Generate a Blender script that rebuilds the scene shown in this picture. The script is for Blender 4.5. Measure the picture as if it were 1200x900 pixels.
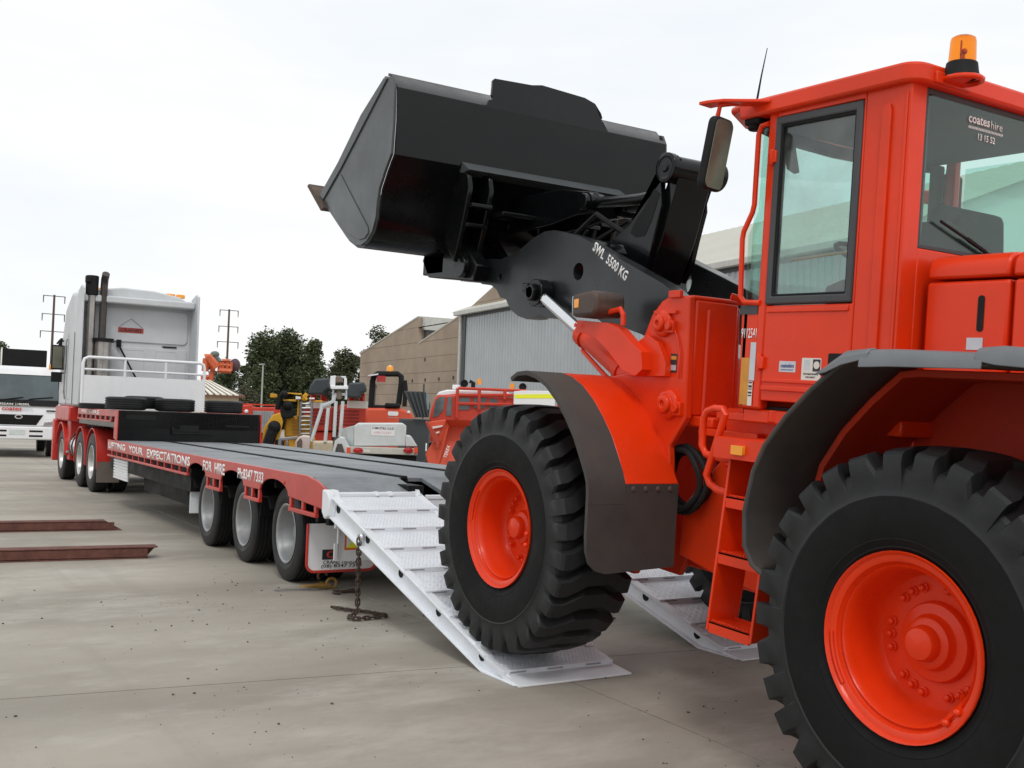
import bpy, bmesh, math, random
from mathutils import Matrix, Vector
random.seed(7)
for o in list(bpy.data.objects): bpy.data.objects.remove(o)
SC = bpy.context.scene
COL = SC.collection
R = math.radians
# ---------------------------------------------------------------- camera
YAW, PITCH, ROLL, EYE = R(32), R(1.9), R(2.0), 1.5
Fh = Vector((math.cos(YAW), -math.sin(YAW), 0)); Rt = Vector((-math.sin(YAW), -math.cos(YAW), 0)); Up = Vector((0, 0, 1))
Fw = math.cos(PITCH)*Fh + math.sin(PITCH)*Up; U0 = math.cos(PITCH)*Up - math.sin(PITCH)*Fh
Rr = math.cos(ROLL)*Rt + math.sin(ROLL)*U0; Ur = -math.sin(ROLL)*Rt + math.cos(ROLL)*U0
cd = bpy.data.cameras.new('camera'); cam = bpy.data.objects.new('camera', cd); COL.objects.link(cam)
cd.sensor_width = 36; cd.lens = 1270/1200*36; cd.clip_start = 0.1; cd.clip_end = 3000
m = Matrix.Identity(4)
for i in range(3): m[i][0] = Rr[i]; m[i][1] = Ur[i]; m[i][2] = -Fw[i]
m[2][3] = EYE; cam.matrix_world = m
SC.camera = cam
# ---------------------------------------------------------------- sky, sun, exposure (bright overcast)
W = bpy.data.worlds.new('World'); SC.world = W; W.use_nodes = True
wn = W.node_tree; wn.nodes.clear()
def wnode(t, **k):
    n = wn.nodes.new(t)
    for a, b in k.items(): setattr(n, a, b)
    return n
SUN_EL, SUN_AZ = 52, 150      # azimuth: degrees ccw from +X
sky = wnode('ShaderNodeTexSky', sky_type='NISHITA'); sky.sun_disc = False
sky.sun_elevation = R(SUN_EL); sky.sun_rotation = R(90-SUN_AZ)
b1 = wnode('ShaderNodeBackground'); b1.inputs[1].default_value = 0.10
wn.links.new(sky.outputs[0], b1.inputs[0])
tc = wnode('ShaderNodeTexCoord'); mp = wnode('ShaderNodeMapping'); mp.inputs['Scale'].default_value = (1.2, 1.2, 5.0)
ns = wnode('ShaderNodeTexNoise'); ns.inputs['Scale'].default_value = 1.6; ns.inputs['Detail'].default_value = 6; ns.inputs['Roughness'].default_value = 0.55
wn.links.new(tc.outputs['Generated'], mp.inputs[0]); wn.links.new(mp.outputs[0], ns.inputs[0])
rp = wnode('ShaderNodeValToRGB'); rp.color_ramp.elements[0].position = 0.30; rp.color_ramp.elements[1].position = 0.58
rp.color_ramp.elements[0].color = (0.86, 0.915, 0.96, 1); rp.color_ramp.elements[1].color = (1.0, 1.0, 1.0, 1)
wn.links.new(ns.outputs[0], rp.inputs[0])
b2 = wnode('ShaderNodeBackground'); b2.inputs[1].default_value = 1.04
wn.links.new(rp.outputs[0], b2.inputs[0])
mx = wnode('ShaderNodeMixShader'); mx.inputs[0].default_value = 0.96
wo = wnode('ShaderNodeOutputWorld')
wn.links.new(b1.outputs[0], mx.inputs[1]); wn.links.new(b2.outputs[0], mx.inputs[2]); wn.links.new(mx.outputs[0], wo.inputs[0])
sd = bpy.data.lights.new('sun', 'SUN'); sd.energy = 0.9; sd.angle = R(14); sd.color = (1, 0.96, 0.9)
so = bpy.data.objects.new('sun', sd); COL.objects.link(so)
sdir = Vector((math.cos(R(SUN_EL))*math.cos(R(SUN_AZ)), math.cos(R(SUN_EL))*math.sin(R(SUN_AZ)), math.sin(R(SUN_EL))))
so.rotation_euler = sdir.to_track_quat('Z', 'Y').to_euler(); so.location = (0, 0, 30)
SC.view_settings.view_transform = 'Standard'; SC.view_settings.look = 'None'; SC.view_settings.exposure = 0.0; SC.view_settings.gamma = 1
SC.view_settings.use_curve_mapping = False
SC.cycles.max_bounces = 8; SC.cycles.transparent_max_bounces = 12
try: SC.cycles.use_denoising = True
except Exception: pass

# ---------------------------------------------------------------- helpers
def at(px, d):                      # ground point seen at picture column px, d metres along the lens axis
    b = (px-600)/1270.0
    return Vector((d*(Fh.x + b*Rt.x), d*(Fh.y + b*Rt.y), 0))
def zat(px, py, d): return EYE + (492 + .035*(px-600) - py)*d/1270.0

class MB:
    def __init__(s): s.v = []; s.f = []; s.k = []
    def add(s, vs, fs, k=0):
        n = len(s.v); s.v += [tuple(v) for v in vs]; s.f += [tuple(i+n for i in f) for f in fs]; s.k += [k]*len(fs); return s
    def box(s, x0, x1, y0, y1, z0, z1, k=0):
        return s.add([(x0,y0,z0),(x1,y0,z0),(x1,y1,z0),(x0,y1,z0),(x0,y0,z1),(x1,y0,z1),(x1,y1,z1),(x0,y1,z1)],
                     [(0,3,2,1),(4,5,6,7),(0,1,5,4),(1,2,6,5),(2,3,7,6),(3,0,4,7)], k)
    def obox(s, M, sx, sy, sz, k=0):    # centred box under matrix M
        b = MB().box(-sx/2, sx/2, -sy/2, sy/2, -sz/2, sz/2); return s.add([M @ Vector(v) for v in b.v], b.f, k)
    def prism(s, poly, a, b, ax='y', k=0):
        def p3(p, t): return {'y': (p[0], t, p[1]), 'x': (t, p[0], p[1]), 'z': (p[0], p[1], t)}[ax]
        n = len(poly); vs = [p3(p, a) for p in poly] + [p3(p, b) for p in poly]
        return s.add(vs, [tuple(range(n)), tuple(range(2*n-1, n-1, -1))] + [(i, (i+1) % n, n+(i+1) % n, n+i) for i in range(n)], k)
    def strip(s, prof, t, a, b, ax='y', k=0):   # open profile given a thickness t (to its left) and run from a to b
        pr = [Vector((p[0], p[1])) for p in prof]; off = []
        for i, p in enumerate(pr):
            d = (pr[min(i+1, len(pr)-1)] - pr[max(i-1, 0)]).normalized(); off.append((p.x - d.y*t, p.y + d.x*t))
        n = len(pr)
        def p3(p, q): return {'y': (p[0], q, p[1]), 'x': (q, p[0], p[1]), 'z': (p[0], p[1], q)}[ax]
        vs = [p3(p, a) for p in pr]+[p3(p, a) for p in off]+[p3(p, b) for p in pr]+[p3(p, b) for p in off]; fs = []
        for i in range(n-1):
            fs += [(i, i+1, 2*n+i+1, 2*n+i), (n+i, 3*n+i, 3*n+i+1, n+i+1), (i, n+i, n+i+1, i+1), (2*n+i, 2*n+i+1, 3*n+i+1, 3*n+i)]
        fs += [(0, 2*n, 3*n, n), (n-1, 2*n-1, 4*n-1, 3*n-1)]
        return s.add(vs, fs, k)
    def tube(s, pts, r, n=8, closed=False, k=0, caps=True):
        pts = [Vector(p) for p in pts]; N = len(pts); rs = r if isinstance(r, (list, tuple)) else [r]*N
        ring = []; u = None
        for i, p in enumerate(pts):
            if closed: d = pts[(i+1) % N]-pts[i-1]
            else: d = pts[min(i+1, N-1)]-pts[max(i-1, 0)]
            d.normalize()
            if u is None:
                u = d.orthogonal().normalized()
            else:
                u = (u - d*u.dot(d)); u = u.normalized() if u.length > 1e-6 else d.orthogonal().normalized()
            w = d.cross(u); ring += [p + rs[i]*(math.cos(2*math.pi*j/n)*u + math.sin(2*math.pi*j/n)*w) for j in range(n)]
        fs = []
        for i in range(N if closed else N-1):
            a, b = i*n, ((i+1) % N)*n
            fs += [(a+j, a+(j+1) % n, b+(j+1) % n, b+j) for j in range(n)]
        if not closed and caps: fs += [tuple(range(n-1, -1, -1)), tuple(range((N-1)*n, N*n))]
        return s.add(ring, fs, k)
    def cyl(s, p, q, r, r2=None, n=16, k=0): return s.tube([p, q], [r, r if r2 is None else r2], n, k=k)
    def lathe(s, prof, n=32, M=None, k=0, arc=None):  # prof (radius, height) about local z, under M
        M = M or Matrix.Identity(4); vs = []; fs = []; m_ = len(prof)
        for i in range(n):
            c, q = math.cos(2*math.pi*i/n), math.sin(2*math.pi*i/n)
            vs += [M @ Vector((r*c, r*q, h)) for r, h in prof]
        for i in range(n):
            a, b = i*m_, ((i+1) % n)*m_
            fs += [(a+j, b+j, b+j+1, a+j+1) for j in range(m_-1)]
        return s.add(vs, fs, k)
    def ball(s, c, r, sx=1, sy=1, sz=1, n=10, k=0):
        M = Matrix.Translation(Vector(c)) @ Matrix.Diagonal((sx, sy, sz, 1))
        return s.lathe([(max(1e-4, r*math.sin(math.pi*i/(n//2+2))), -r*math.cos(math.pi*i/(n//2+2))) for i in range(n//2+3)], n, M, k)
    def mesh(s, name, mats, sharp=38):
        me = bpy.data.meshes.new(name); me.from_pydata([tuple(v) for v in s.v], [], s.f)
        bm = bmesh.new(); bm.from_mesh(me); bmesh.ops.recalc_face_normals(bm, faces=bm.faces); bm.to_mesh(me); bm.free()
        for mt in (mats if isinstance(mats, (list, tuple)) else [mats]): me.materials.append(mt)
        if any(s.k): me.polygons.foreach_set('material_index', s.k)
        me.polygons.foreach_set('use_smooth', [True]*len(me.polygons)); me.set_sharp_from_angle(angle=R(sharp)); me.update()
        return me
    def build(s, name, mats, parent=None, bevel=0, sharp=38, label=None):
        return put(name, s.mesh(name, mats, sharp), parent, bevel, label)
def put(name, me, parent=None, bevel=0, label=None):
    o = bpy.data.objects.new(name, me); COL.objects.link(o)
    if parent: o.parent = parent
    if bevel:
        b = o.modifiers.new('bevel', 'BEVEL'); b.width = bevel; b.segments = 2; b.limit_method = 'ANGLE'; b.angle_limit = R(40); b.use_clamp_overlap = True
    if label: o['label'] = label
    return o
def tag(o, label=None, cat=None, group=None, kind=None):
    for a, b in (('label', label), ('category', cat), ('group', group), ('kind', kind)):
        if b: o[a] = b
    return o
def empty(name, loc=(0,0,0), rz=0, parent=None, rot=None):
    o = bpy.data.objects.new(name, None); COL.objects.link(o); o.location = loc; o.rotation_euler = rot or (0, 0, rz); o.empty_display_size = .2
    if parent: o.parent = parent
    return o
def copy_tree(o, parent=None, loc=None, rz=None):
    c = o.copy(); COL.objects.link(c)
    if parent is not None: c.parent = parent
    if loc is not None: c.location = loc
    if rz is not None: c.rotation_euler = (0, 0, rz)
    for ch in list(o.children): copy_tree(ch, c)
    return c
def fr(o, x, y):                    # matrix of a plane at o with x to the right and y up
    x = Vector(x).normalized(); y = Vector(y); y = (y-x*y.dot(x)).normalized(); z = x.cross(y); M = Matrix.Identity(4)
    for i in range(3): M[i][0] = x[i]; M[i][1] = y[i]; M[i][2] = z[i]; M[i][3] = o[i]
    return M
LEFT = ((-1,0,0), (0,0,1)); REAR = ((0,-1,0), (0,0,1))   # reading directions on a left-hand side and on a rear face
def words(s, name, mat, parent, M, w=None, h=None, bold=0.0, ext=.0006, shear=0):
    c = bpy.data.curves.new(name, 'FONT'); c.body = s; c.size = 1; c.offset = bold; c.shear = shear; c.resolution_u = 2
    t = bpy.data.objects.new(name, c); COL.objects.link(t); dg = bpy.context.evaluated_depsgraph_get()
    me = bpy.data.meshes.new_from_object(t.evaluated_get(dg)); bpy.data.objects.remove(t); me.name = name
    xs = [v.co.x for v in me.vertices]; ys = [v.co.y for v in me.vertices]; x0, x1, y0, y1 = min(xs), max(xs), min(ys), max(ys)
    sx = w/(x1-x0) if w else h/(y1-y0); sy = h/(y1-y0) if h else sx
    for v in me.vertices: v.co = ((v.co.x-(x0+x1)/2)*sx, (v.co.y-(y0+y1)/2)*sy, 0)
    bm = bmesh.new(); bm.from_mesh(me); g = bmesh.ops.extrude_face_region(bm, geom=bm.faces[:])
    bmesh.ops.translate(bm, verts=[e for e in g['geom'] if isinstance(e, bmesh.types.BMVert)], vec=(0, 0, ext)); bmesh.ops.recalc_face_normals(bm, faces=bm.faces)
    bm.to_mesh(me); bm.free(); me.materials.clear(); me.materials.append(mat)
    o = put(name, me, parent); o.matrix_basis = M; return o
def plate(name, mat, parent, M, w, h, t=.0012, rad=0, label=None):
    b = MB(); pts = []
    if rad:
        for cx, cy, a0 in ((w/2-rad, h/2-rad, 0), (-w/2+rad, h/2-rad, 90), (-w/2+rad, -h/2+rad, 180), (w/2-rad, -h/2+rad, 270)):
            pts += [(cx+rad*math.cos(R(a0+q)), cy+rad*math.sin(R(a0+q))) for q in (0, 30, 60, 90)]
    else: pts = [(w/2,h/2), (-w/2,h/2), (-w/2,-h/2), (w/2,-h/2)]
    b.prism(pts, 0, t, 'z'); o = b.build(name, mat, parent, label=label); o.matrix_basis = M; return o

# ---------------------------------------------------------------- materials
MATS = {}
def mat(name, col, rough=.5, metal=0, var=.12, scale=6, bump=0, bscale=60, coat=0, dirt=None, dirtamt=.0, spec=.5, emit=None):
    if name in MATS: return MATS[name]
    M = bpy.data.materials.new(name); M.use_nodes = True; nt = M.node_tree; N = nt.nodes; L = nt.links; p = N['Principled BSDF']
    p.inputs['Roughness'].default_value = rough; p.inputs['Metallic'].default_value = metal; p.inputs['Specular IOR Level'].default_value = spec
    p.inputs['Coat Weight'].default_value = coat; p.inputs['Coat Roughness'].default_value = .12
    t = N.new('ShaderNodeTexCoord'); n1 = N.new('ShaderNodeTexNoise'); n1.inputs['Scale'].default_value = scale; n1.inputs['Detail'].default_value = 6; n1.inputs['Roughness'].default_value = .65
    L.new(t.outputs['Object'], n1.inputs['Vector'])
    r = N.new('ShaderNodeValToRGB'); r.color_ramp.elements[0].position = .3; r.color_ramp.elements[1].position = .7
    r.color_ramp.elements[0].color = tuple(c*(1-var) for c in col)+(1,); r.color_ramp.elements[1].color = tuple(min(1, c*(1+var)) for c in col)+(1,)
    L.new(n1.outputs[0], r.inputs[0]); out = r.outputs[0]
    if dirt:
        n2 = N.new('ShaderNodeTexNoise'); n2.inputs['Scale'].default_value = scale*.45; n2.inputs['Detail'].default_value = 8; n2.inputs['Roughness'].default_value = .7
        L.new(t.outputs['Object'], n2.inputs['Vector'])
        q = N.new('ShaderNodeMapRange'); q.inputs['From Min'].default_value = .48; q.inputs['From Max'].default_value = .75; q.inputs['To Max'].default_value = dirtamt
        L.new(n2.outputs[0], q.inputs[0]); x = N.new('ShaderNodeMix'); x.data_type = 'RGBA'
        L.new(q.outputs[0], x.inputs[0]); L.new(out, x.inputs[6]); x.inputs[7].default_value = tuple(dirt)+(1,); out = x.outputs[2]
        q2 = N.new('ShaderNodeMapRange'); q2.inputs['From Min'].default_value = .35; q2.inputs['From Max'].default_value = .75; q2.inputs['To Min'].default_value = rough; q2.inputs['To Max'].default_value = min(1, rough+.3)
        L.new(n2.outputs[0], q2.inputs[0]); L.new(q2.outputs[0], p.inputs['Roughness'])
    L.new(out, p.inputs['Base Color'])
    if bump:
        n3 = N.new('ShaderNodeTexNoise'); n3.inputs['Scale'].default_value = bscale; n3.inputs['Detail'].default_value = 4
        L.new(t.outputs['Object'], n3.inputs['Vector']); bp = N.new('ShaderNodeBump'); bp.inputs['Strength'].default_value = bump; bp.inputs['Distance'].default_value = .01
        L.new(n3.outputs[0], bp.inputs['Height']); L.new(bp.outputs[0], p.inputs['Normal'])
    if emit: p.inputs['Emission Color'].default_value = tuple(col)+(1,); p.inputs['Emission Strength'].default_value = emit
    MATS[name] = M; return M
def glass(name, tint, refl=1.0, dust=0.06, ior=1.5):
    M = bpy.data.materials.new(name); M.use_nodes = True; N = M.node_tree.nodes; L = M.node_tree.links; N.clear()
    o = N.new('ShaderNodeOutputMaterial'); t = N.new('ShaderNodeBsdfTransparent'); t.inputs[0].default_value = tuple(tint)+(1,)
    g = N.new('ShaderNodeBsdfGlossy'); g.inputs['Roughness'].default_value = .03; f = N.new('ShaderNodeFresnel'); gb = N.new('ShaderNodeNewGeometry'); iq = N.new('ShaderNodeMapRange'); iq.inputs['To Min'].default_value = ior; iq.inputs['To Max'].default_value = 1/ior; L.new(gb.outputs['Backfacing'], iq.inputs[0]); L.new(iq.outputs[0], f.inputs[0])
    x = N.new('ShaderNodeMixShader'); L.new(f.outputs[0], x.inputs[0]); L.new(t.outputs[0], x.inputs[1]); L.new(g.outputs[0], x.inputs[2])
    d = N.new('ShaderNodeBsdfDiffuse'); d.inputs[0].default_value = (.5,.52,.5,1); n = N.new('ShaderNodeTexNoise'); n.inputs['Scale'].default_value = 3; n.inputs['Detail'].default_value = 5
    q = N.new('ShaderNodeMapRange'); q.inputs['From Min'].default_value = .35; q.inputs['From Max'].default_value = .8; q.inputs['To Max'].default_value = dust*2
    c = N.new('ShaderNodeTexCoord'); L.new(c.outputs['Object'], n.inputs[0]); L.new(n.outputs[0], q.inputs[0])
    y = N.new('ShaderNodeMixShader'); L.new(q.outputs[0], y.inputs[0]); L.new(x.outputs[0], y.inputs[1]); L.new(d.outputs[0], y.inputs[2]); L.new(y.outputs[0], o.inputs[0])
    return M
ORANGE = mat('orange_paint', (.76,.040,.004), .24, var=.07, scale=2.5, bump=.03, bscale=55, coat=.12, dirt=(.48,.04,.012), dirtamt=.5, spec=.3)
BLACK = mat('black_enamel', (.004,.0045,.005), .10, var=.25, scale=4, bump=.025, bscale=30, coat=.12, dirt=(.010,.010,.010), dirtamt=.7, spec=.22)
ARMB = mat('arm_enamel', (.011,.013,.0145), .22, var=.2, scale=4, bump=.03, bscale=40, coat=.1, dirt=(.026,.028,.029), dirtamt=.5, spec=.45)
BLACKM = mat('matt_black_steel', (.006,.006,.0065), .55, var=.3, scale=8, dirt=(.018,.016,.014), dirtamt=.45, spec=.25)
RUBBER = mat('tyre_rubber', (.0115,.0122,.0135), .46, var=.3, scale=9, bump=.06, bscale=90, dirt=(.022,.021,.02), dirtamt=.6, spec=.38)
SIDEWALL = mat('tyre_sidewall', (.004,.0042,.0045), .62, var=.3, scale=14, bump=.05, bscale=120, dirt=(.010,.010,.0105), dirtamt=.6, spec=.25)
FLAP = mat('grey_fender_rubber', (.052,.049,.046), .62, var=.15, scale=5, bump=.06, bscale=40, dirt=(.095,.06,.042), dirtamt=.6)
LIP = mat('skylit_fender_edge', (.145,.155,.165), .45, var=.12, scale=6, bump=.04, bscale=50)  # flap rubber made paler to paint skylight on the rolled edge
DECALW = mat('white_print', (.82,.82,.82), .5, var=.03)
DECALK = mat('black_print', (.02,.02,.025), .5, var=.05)
DECALY = mat('amber_sticker', (.62,.27,.03), .5, var=.15, scale=14)
DECALS = mat('silver_sticker', (.55,.58,.62), .3, metal=.3, var=.1)
DECALB = mat('blue_print', (.06,.10,.30), .5)
CREAM = mat('cream_sticker', (.72,.70,.64), .5, var=.04)
SEAL = mat('window_seal', (.055,.057,.062), .6, var=.1)
CHROME = mat('chrome', (.75,.76,.78), .12, metal=1, var=.03)
SHADED = mat('shaded_orange_paint', (.46,.028,.006), .5, var=.1, scale=2.2, bump=.05, bscale=30, dirt=(.10,.03,.018), dirtamt=.85, spec=.3)  # wheel-arch shade painted in as darker orange with brown blotches
EDGE = mat('rusty_cutting_edge', (.11,.075,.055), .55, metal=.4, var=.35, scale=9, dirt=(.06,.045,.04), dirtamt=.7)
STEEL = mat('worn_steel', (.32,.32,.32), .4, metal=.7, var=.2, dirt=(.12,.07,.04), dirtamt=.4)
LINER = mat('headliner', (.10,.11,.115), .9, var=.1)
DARK = mat('dark_trim', (.009,.0095,.01), .7, var=.2, spec=.3)
AMBER = mat('amber_lens', (.95,.36,.02), .15, var=.05, coat=.5)
REDLENS = mat('red_lens', (.45,.02,.02), .2, var=.05, coat=.5)
MIRROR = mat('mirror_glass', (.20,.195,.15), .25, metal=.3, var=.2, scale=4)
TEAL = glass('tinted_cab_glass', (.79,.93,.885), dust=.012)
CLEAR = glass('door_glass', (.86,.93,.92), dust=.16, ior=1.6)
DKGLASS = glass('windscreen_glass', (.30,.40,.42), dust=.05)
RED = mat('trailer_red', (.54,.030,.020), .28, var=.07, scale=3, bump=.03, bscale=50, coat=.3, dirt=(.30,.08,.07), dirtamt=.45)
WHITE = mat('white_paint', (.82,.83,.85), .38, var=.03, scale=3, dirt=(.62,.60,.58), dirtamt=.3, coat=.15)
ALU = mat('silver_white_paint', (.78,.81,.85), .40, var=.05, scale=5, dirt=(.58,.57,.55), dirtamt=.35)
TRUCKGREY = mat('pale_grey_paint', (.58,.60,.62), .4, var=.05, scale=2, dirt=(.4,.39,.37), dirtamt=.35)
RIMSILVER = mat('silver_rim', (.36,.37,.38), .4, metal=.6, var=.12, scale=8, dirt=(.2,.18,.16), dirtamt=.5)
RUST = mat('rusty_steel', (.14,.055,.04), .8, var=.35, scale=12, bump=.15, bscale=30, dirt=(.07,.035,.03), dirtamt=.7)
CHAINM = mat('rusty_chain', (.075,.05,.04), .65, metal=.4, var=.4, scale=30)
YELLOW = mat('yellow_paint', (.70,.36,.012), .42, var=.1, scale=4, dirt=(.3,.17,.04), dirtamt=.5)
HIVIS = mat('hivis_yellow', (.85,.86,.03), .5, var=.04)
DUMPER = mat('faded_orange_paint', (.66,.085,.035), .45, var=.08, scale=2, dirt=(.5,.15,.09), dirtamt=.5)
GREYBIN = mat('dark_grey_plastic', (.045,.052,.055), .55, var=.15, scale=3)

def concrete(name, base, dark, light):
    M = bpy.data.materials.new(name); M.use_nodes = True; nt = M.node_tree; N = nt.nodes; L = nt.links; p = N['Principled BSDF']
    g = N.new('ShaderNodeNewGeometry')
    def noise(sc, stretch=(1,1,1), det=8, ro=.6):
        mp = N.new('ShaderNodeMapping'); mp.inputs['Scale'].default_value = stretch; mp.inputs['Rotation'].default_value = (0, 0, R(34)); L.new(g.outputs['Position'], mp.inputs[0])
        n = N.new('ShaderNodeTexNoise'); n.inputs['Scale'].default_value = sc; n.inputs['Detail'].default_value = det; n.inputs['Roughness'].default_value = ro; L.new(mp.outputs[0], n.inputs[0]); return n.outputs[0]
    def ramp(src, a, b, lo, hi):
        q = N.new('ShaderNodeMapRange'); q.inputs['From Min'].default_value = a; q.inputs['From Max'].default_value = b; q.inputs['To Min'].default_value = lo; q.inputs['To Max'].default_value = hi; L.new(src, q.inputs[0]); return q.outputs[0]
    def mixc(f, A, B, blend='MIX'):
        x = N.new('ShaderNodeMix'); x.data_type = 'RGBA'; x.blend_type = blend; L.new(f, x.inputs[0])
        for s, v in ((6, A), (7, B)):
            if isinstance(v, tuple): x.inputs[s].default_value = v+(1,)
            else: L.new(v, x.inputs[s])
        return x.outputs[2]
    c = mixc(ramp(noise(.55, (1, .35, 1)), .38, .62, 0, 1), dark, base)
    c = mixc(ramp(noise(1.3, (1, .45, 1), 10, .7), .5, .72, 0, .85), c, light)
    c = mixc(ramp(noise(.23, (1, .6, 1), 6), .52, .68, 0, .55), c, tuple(x*.72 for x in base))
    c = mixc(ramp(noise(7, (1, 1, 1), 8, .75), .55, .8, 0, .5), c, tuple(x*.6 for x in base))
    c = mixc(ramp(noise(5.2, (1, .3, 1), 4, .6), .66, .74, 0, .3), c, tuple(x*.45 for x in (base[0], base[1]*.97, base[2]*.9)))
    v = N.new('ShaderNodeTexVoronoi'); v.inputs['Scale'].default_value = 16; L.new(g.outputs['Position'], v.inputs[0])
    ms = N.new('ShaderNodeMath'); ms.operation = 'MULTIPLY'; L.new(ramp(v.outputs['Distance'], .02, .09, .8, 0), ms.inputs[0]); L.new(ramp(noise(1.1, det=3), .54, .66, 0, 1), ms.inputs[1])
    c = mixc(ms.outputs[0], c, (.07,.06,.052))
    fine = noise(190, det=3); c = mixc(ramp(fine, .3, .7, 0, .16), c, (.08,.075,.07))
    mk = noise(1.0, (.10, 2.4, 1), 4, .6); c = mixc(ramp(mk, .56, .68, 0, .30), c, tuple(x*.62 for x in base))
    vk = N.new('ShaderNodeTexVoronoi'); vk.feature = 'DISTANCE_TO_EDGE'; vk.inputs['Scale'].default_value = .55
    wv = N.new('ShaderNodeVectorMath'); wv.operation = 'ADD'; nz = N.new('ShaderNodeTexNoise'); nz.inputs['Scale'].default_value = 2.5; nz.inputs['Detail'].default_value = 6; L.new(g.outputs['Position'], nz.inputs[0]); L.new(nz.outputs['Color'], wv.inputs[0]); L.new(g.outputs['Position'], wv.inputs[1]); L.new(wv.outputs[0], vk.inputs[0])
    mk2 = N.new('ShaderNodeMath'); mk2.operation = 'MULTIPLY'; L.new(ramp(vk.outputs['Distance'], .0, .0035, .55, 0), mk2.inputs[0]); L.new(ramp(noise(.4, det=2), .52, .60, 0, 1), mk2.inputs[1]); c = mixc(mk2.outputs[0], c, (.10,.09,.078))
    oi = N.new('ShaderNodeObjectInfo'); c = mixc(ramp(oi.outputs['Random'], 0, 1, 0, .14), c, (.16,.145,.125))
    L.new(c, p.inputs['Base Color']); L.new(ramp(noise(3), .3, .7, .62, .9), p.inputs['Roughness'])
    bp = N.new('ShaderNodeBump'); bp.inputs['Strength'].default_value = .25; bp.inputs['Distance'].default_value = .004; L.new(noise(60, det=6, ro=.7), bp.inputs['Height']); L.new(bp.outputs[0], p.inputs['Normal'])
    return M
CONC = concrete('yard_concrete', (.445,.407,.345), (.31,.28,.235), (.57,.535,.475))
WALLC = mat('precast_concrete', (.34,.27,.205), .85, var=.16, scale=.55, bump=.1, bscale=9, dirt=(.20,.15,.11), dirtamt=.6)
CORR = mat('corrugated_steel', (.42,.45,.47), .45, metal=.15, var=.07, scale=.6, dirt=(.34,.35,.35), dirtamt=.4)
ROOFM = mat('pale_roof_steel', (.50,.49,.43), .5, var=.06, scale=.4)
def chequer(name, col, size, strength, metal=.2, rough=.4, stripe=None, amt=.25):
    M = mat(name, col, rough, metal=metal, var=.13, scale=3, dirt=tuple(c*.55 for c in col), dirtamt=.6); nt = M.node_tree; N = nt.nodes; L = nt.links
    t = N.new('ShaderNodeTexCoord'); hs = []
    for a in (45, -45):
        mp = N.new('ShaderNodeMapping'); mp.inputs['Rotation'].default_value = (0, 0, R(a)); mp.inputs['Scale'].default_value = (1/size, 2.6/size, 1/size); L.new(t.outputs['Object'], mp.inputs[0])
        v = N.new('ShaderNodeTexVoronoi'); v.inputs['Randomness'].default_value = 0; v.inputs['Scale'].default_value = .5; L.new(mp.outputs[0], v.inputs[0])
        q = N.new('ShaderNodeMapRange'); q.inputs['From Min'].default_value = .2; q.inputs['From Max'].default_value = .42; q.inputs['To Min'].default_value = 1; q.inputs['To Max'].default_value = 0; L.new(v.outputs['Distance'], q.inputs[0]); hs.append(q.outputs[0])
    mx = N.new('ShaderNodeMath'); mx.operation = 'MAXIMUM'; L.new(hs[0], mx.inputs[0]); L.new(hs[1], mx.inputs[1])
    bp = N.new('ShaderNodeBump'); bp.inputs['Strength'].default_value = strength; bp.inputs['Distance'].default_value = .006; L.new(mx.outputs[0], bp.inputs['Height']); L.new(bp.outputs[0], N['Principled BSDF'].inputs['Normal'])
    return M
DECK = chequer('deck_chequer_plate', (.22,.235,.25), .05, .5, .1, .5)
RAMPP = mat('ramp_plate_paint', (.77,.80,.85), .42, metal=.05, var=.06, scale=3, dirt=(.50,.50,.50), dirtamt=.55)

# ================================================================ the wheel loader
PITCHL = R(2.83)
LD = empty('wheel_loader', (2.63+.72*math.sin(PITCHL), -4.58, .722-.72*math.cos(PITCHL)), rot=(0, -PITCHL, 0))
tag(LD, 'big orange wheel loader with raised black bucket, its front wheel on the white ramp', 'wheel loader')

def loader_tyre():
    RO, NL = .74, 29
    prof = [(.195,.322,0), (.212,.338,0), (.226,.356,0), (.230,.361,0), (.228,.367,0), (.238,.388,0), (.241,.392,0), (.240,.396,0), (.248,.42,0), (.254,.47,0), (.257,.525,0), (.255,.545,0), (.259,.552,0), (.255,.560,0), (.252,.575,.0), (.249,.60,.45), (.247,.622,.9), (.240,.648,1),
            (.226,.660,1), (.19,.670,1), (.13,.677,1), (.07,.681,1), (0,.683,1)]
    prof = prof + [(-y, r, h) for y, r, h in prof[-2::-1]]
    ts = (0, .25, .35, .91); me = MB(); n = len(prof); cols = NL*4
    for i in range(cols):
        L, q = divmod(i, 4); base = (L+ts[q])/NL*2*math.pi
        for y, r, h in prof:
            a = base + .10*max(0, min(1, (abs(y)-.07)/.13)) + .012*math.sin(L*2.3)
            hh = .058 if q >= 2 else 0
            rr = r + hh*h; yy = y + (math.copysign(.012, y)*h if q >= 2 and abs(y) > .2 and h > .3 else 0)
            me.v.append((rr*math.cos(a), yy, rr*math.sin(a)))
    for i in range(cols):
        a, b = i*n, ((i+1) % cols)*n
        me.f += [(a+j, a+j+1, b+j+1, b+j) for j in range(n-1)]
    me.k = [1 if min(me.v[i][0]**2+me.v[i][2]**2 for i in f) < .53**2 and abs(me.v[f[0]][1]) > .18 else 0 for f in me.f]; return me.mesh('tyre', [RUBBER, SIDEWALL], 21)
AXY = Matrix.Rotation(R(-90), 4, 'X')      # local z of a lathe -> +y
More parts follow.
